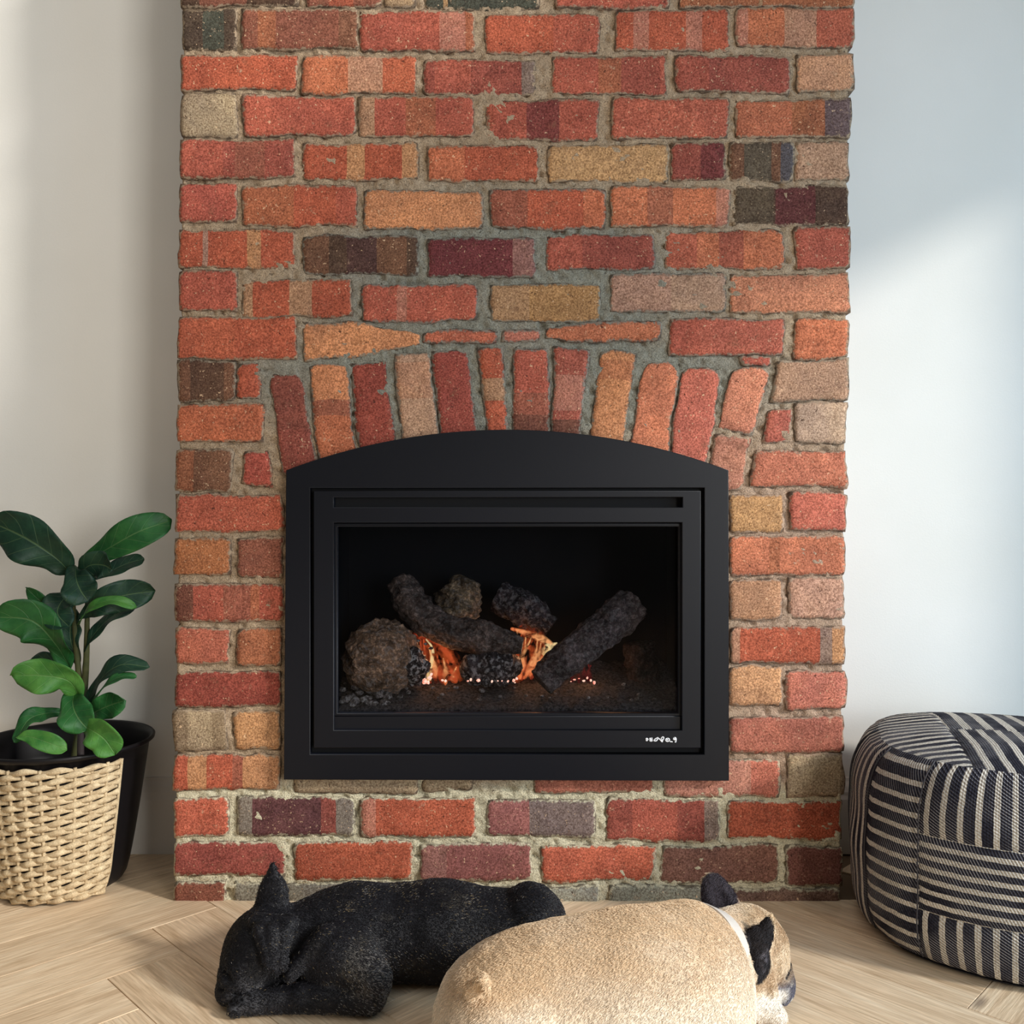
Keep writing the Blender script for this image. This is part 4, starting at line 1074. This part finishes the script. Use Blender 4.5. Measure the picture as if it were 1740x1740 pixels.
V = [(PX, PY, .212)]+[(PX+.149*math.sin(a), PY-.149*math.cos(a), .208) for a in np.linspace(0, 2*PI, 40, endpoint=False)]
o = adopt(plant, mesh('soil', V, [(0, 1+i, 1+(i+1) % 40) for i in range(40)], m.m)); o['kind'] = 'stuff'
# woven sleeve: rows of rope-like weft passing over and under upright stakes
m = M('seagrass', rough=.85, spec=.15)
n1 = m.noise(55, 4, .6); n2 = m.noise(420, 3, .7)
c = m.mix(m.f(n1, .3, .7), rgb(176, 152, 118), rgb(222, 202, 166))
c = m.mix(m.f(n2, .3, .7), m.mix(1, c, G(.7), 'MULTIPLY'), m.mix(1, c, G(1.2), 'MULTIPLY')); m.base(c); m.bump(n2, .0012, .8); MAT_GRASS = m.m
rows_n, stakes = 27, 34; A0, A1 = math.radians(-185), math.radians(62)
parts = []
for i in range(rows_n):
    z = .010+i*(.272-.010)/(rows_n-1); ph = PI*(i % 2); pts = []
    nn = 300
    for k in range(nn):
        a = A0+(A1-A0)*k/(nn-1)
        r = pot_r(z)+.0055+.0032*math.cos(a*stakes/2+ph)+random.uniform(-.0004, .0004)
        pts.append((PX+r*math.sin(a), PY-r*math.cos(a), z+.0022*math.sin(a*stakes/2+ph+.8)+.0012*math.sin(a*5+i)))
    S = np.array(pts); rr = np.array([.0046+.0014*math.cos((A0+(A1-A0)*k/(nn-1))*stakes/2+ph) for k in range(nn)])
    T = np.gradient(S, axis=0); T /= np.linalg.norm(T, axis=1)[:, None]
    zz = np.array((0, 0, 1.0)); out = np.cross(T, zz); V = []
    for ang in np.linspace(0, 2*PI, 6, endpoint=False):
        V.append(S+out*(np.cos(ang)*rr)[:, None]*.9+zz*(np.sin(ang)*rr*1.15)[:, None])
    V = np.stack(V, 1).reshape(-1, 3); parts.append((list(V), grid_faces(nn, 6, 0, True)))
for k in range(int(stakes*(A1-A0)/(2*PI))+1):
    a = A0+k*2*PI/stakes+PI/stakes
    pts = [(PX+(pot_r(z)+.0045)*math.sin(a), PY-(pot_r(z)+.0045)*math.cos(a), z) for z in np.linspace(.006, .276, 8)]
    parts.append(tube(pts, [.0032]*2, 6, 20))
V, Fc = merge(parts); o = mesh('woven_sleeve', V, Fc, MAT_GRASS, None, True); o['kind'] = 'stuff'; o['label'] = 'natural seagrass woven sleeve'; adopt(plant, o)
# leaves
def leaf_mat(name, c0, c1, back):
    m = M(name, rough=.50, spec=.28)
    uv = m.n('UVMap').outputs[0]; sp = m.n('SeparateXYZ', i_Vector=uv); u = sp.outputs[0]; v = sp.outputs[1]
    au = m.math('ABSOLUTE', m.math('SUBTRACT', u, .5))
    mid = m.math('SUBTRACT', 1.0, m.f(au, .010, .028))
    sv = m.math('ABSOLUTE', m.math('SUBTRACT', m.math('FRACT', m.math('ADD', m.math('MULTIPLY', v, 6.5), m.math('MULTIPLY', au, -2.6))), .5))
    side = m.math('MULTIPLY', m.math('SUBTRACT', 1.0, m.f(sv, .012, .05)), .55)
    vein = m.math('MAXIMUM', mid, side)
    c = m.mix(m.f(m.noise(26, 4, .6), .3, .7), c0, c1)
    c = m.mix(m.math('MULTIPLY', vein, .20), c, rgb(140, 168, 110))
    c = m.mix(m.n('NewGeometry').outputs['Backfacing'], c, back)
    m.base(c); m.bump(m.math('ADD', m.math('MULTIPLY', vein, -.6), m.noise(70, 3)), .0022, .6)
    m.b.inputs['Subsurface Weight'].default_value = 0
    return m.m
LD = leaf_mat('leaf_deep', rgb(16, 42, 32), rgb(34, 66, 46), rgb(58, 80, 46)); LM = leaf_mat('leaf_mid', rgb(22, 68, 34), rgb(44, 100, 46), rgb(84, 110, 56)); LB = leaf_mat('leaf_bright', rgb(40, 96, 38), rgb(84, 134, 58), rgb(96, 120, 64))
def leaf(pts, w, mat, roll=0.0, fold=.25, wave=1.0, seed=0, petiole=True):
    """pts: (px, py, depth) base to tip; w: half width in pixels"""
    n, k = 22, 11
    S = catmull([W(x, y, Yd) for x, y, Yd in pts], n); T = np.gradient(S, axis=0); T /= np.linalg.norm(T, axis=1)[:, None]
    hw = 1.26*w/FPX*np.mean([p[2] for p in pts]); V = []; uvs = []
    view = np.array((0, -1.0, .25)); view /= np.linalg.norm(view)
    for i in range(n):
        t = i/(n-1)
        prof = (math.sin(PI*min(1, t**1.12))**.5)*(.50+.62*t) if 0 < t < 1 else .02
        prof = max(.03, prof)
        sdv = np.cross(T[i], view); sdv /= np.linalg.norm(sdv)+1e-9; nrm = np.cross(sdv, T[i])
        if np.dot(nrm, view) < 0: nrm = -nrm
        cr, sr = math.cos(math.radians(roll)), math.sin(math.radians(roll))
        sd2 = sdv*cr+nrm*sr; nr2 = nrm*cr-sdv*sr
        for j in range(k):
            q = j/(k-1)*2-1
            lift = -fold*abs(q)*hw*prof*(1 if fold > 0 else 1)
            wv = wave*.20*hw*math.sin(t*13+seed+q*1.3)*abs(q)**1.5
            V.append(S[i]+sd2*q*hw*prof+nr2*(lift*-1+wv)); uvs.append((j/(k-1), t))
    Fc = grid_faces(n, k)
    o = mesh('leaf', V, Fc, mat, None, True)
    f0 = o.data.polygons[len(o.data.polygons)//2]
    if np.dot(np.array(f0.normal), view) < 0: o.data.flip_normals()
    ul = o.data.uv_layers.new(name='UVMap')
    for lp in o.data.loops: ul.data[lp.index].uv = uvs[lp.vertex_index]
    md = o.modifiers.new('thickness', 'SOLIDIFY'); md.thickness = .0009; md.offset = -1
    adopt(plant, o); return o
YC = 1.80
leaf([(122,976,YC),(95,948,YC-.03),(45,915,YC-.05),(-12,888,YC-.04)], 36, LD, 12, .18, 1, 1)
leaf([(138,955,YC),(180,934,YC-.02),(235,904,YC-.03),(292,884,YC)], 26, LM, -8, .2, .5, 2)
leaf([(150,985,YC+.01),(185,972,YC+.01),(215,958,YC+.02),(245,950,YC+.03)], 15, LD, 20, .2, .6, 3)
leaf([(128,985,YC-.01),(150,962,YC-.03),(175,960,YC-.04),(190,968,YC-.05)], 22, LD, -20, .3, 1, 4)
leaf([(128,960,YC-.01),(130,985,YC-.05),(138,1005,YC-.06),(150,1022,YC-.06)], 26, LD, 15, .35, 1, 5)
leaf([(122,1062,YC),(98,1040,YC-.02),(70,1022,YC-.04),(44,998,YC-.05)], 12, LM, 20, .25, 1, 6)
leaf([(128,1005,YC),(108,1018,YC-.03),(98,1042,YC-.05),(118,1066,YC-.06)], 24, LD, 10, .3, 1, 7)
leaf([(120,1136,YC),(95,1095,YC-.04),(55,1055,YC-.07),(-10,1048,YC-.08)], 32, LM, 14, .2, 1.2, 8)
leaf([(138,1052,YC),(165,1028,YC-.02),(210,1012,YC-.01),(264,1004,YC+.01)], 24, LD, -18, .22, 1, 9)
leaf([(132,1062,YC-.01),(152,1034,YC-.05),(190,1020,YC-.05),(232,1032,YC-.03)], 10, LB, 30, .2, 1, 10)
leaf([(142,1108,YC+.01),(160,1078,YC+.01),(190,1048,YC+.02),(232,1030,YC+.03)], 14, LD, 30, .2, .8, 11)
leaf([(122,1122,YC+.02),(98,1128,YC+.01),(72,1128,YC+.01),(52,1136,YC+.01)], 18, LD, 0, .25, 1, 12)
leaf([(140,1196,YC-.02),(118,1158,YC-.06),(72,1148,YC-.08),(20,1148,YC-.09)], 26, LB, 12, .25, 1.4, 13)
leaf([(144,1205,YC),(168,1158,YC-.02),(205,1130,YC-.03),(254,1134,YC-.02)], 16, LD, 28, .25, 1, 14)
leaf([(152,1200,YC-.02),(178,1166,YC-.05),(205,1150,YC-.05),(232,1150,YC-.04)], 10, LM, 45, .2, .8, 15)
leaf([(142,1222,YC),(165,1208,YC-.03),(188,1198,YC-.04),(212,1190,YC-.05)], 20, LM, -12, .25, .8, 16)
leaf([(128,1170,YC-.02),(124,1195,YC-.06),(132,1218,YC-.08),(150,1240,YC-.08)], 26, LM, 8, .3, 1, 17)
leaf([(118,1212,YC-.01),(80,1212,YC-.04),(48,1224,YC-.07),(26,1262,YC-.09)], 15, LM, -18, .25, 1, 18)
leaf([(28,1252,YC-.10),(52,1252,YC-.10),(82,1262,YC-.10),(114,1274,YC-.09)], 15, LB, 10, .2, .8, 19)
leaf([(132,1232,YC-.05),(155,1240,YC-.09),(178,1256,YC-.10),(196,1282,YC-.09)], 25, LB, -6, .25, 1, 20)
leaf([(135,1130,YC+.03),(122,1095,YC+.02),(120,1065,YC+.02),(128,1035,YC+.02)], 18, LD, 0, .25, 1, 21)
m = M('stem_bark', rough=.8); m.base(m.mix(m.noise(80, 4), rgb(46, 52, 34), rgb(92, 92, 52))); MAT_STEM = m.m
adopt(plant, mesh('stem', *tube([W(148,1000,YC+.02), W(148,1060,YC+.02), W(146,1130,YC+.02), W(140,1200,YC+.02), (PX+.028, YC+.01, .205)], [.004,.005,.006,.007,.008], 10, 30, .12, 80, 2), MAT_STEM, None, True))
adopt(plant, mesh('stem', *tube([W(120,962,YC+.01), W(124,1010,YC+.01), W(128,1080,YC+.02), W(134,1150,YC+.02), W(138,1205,YC+.02)], [.003,.004,.005,.006,.006], 10, 30, .12, 80, 3), MAT_STEM, None, True))
m = M('cane_support', rough=.6, color=rgb(58, 50, 50))
adopt(plant, mesh('support_cane', *tube([W(137,1285,YC-.05), W(137,1262,YC-.03), W(138,1225,YC)], [.0065, .0065, .005], 8, 12), m.m, None, True))
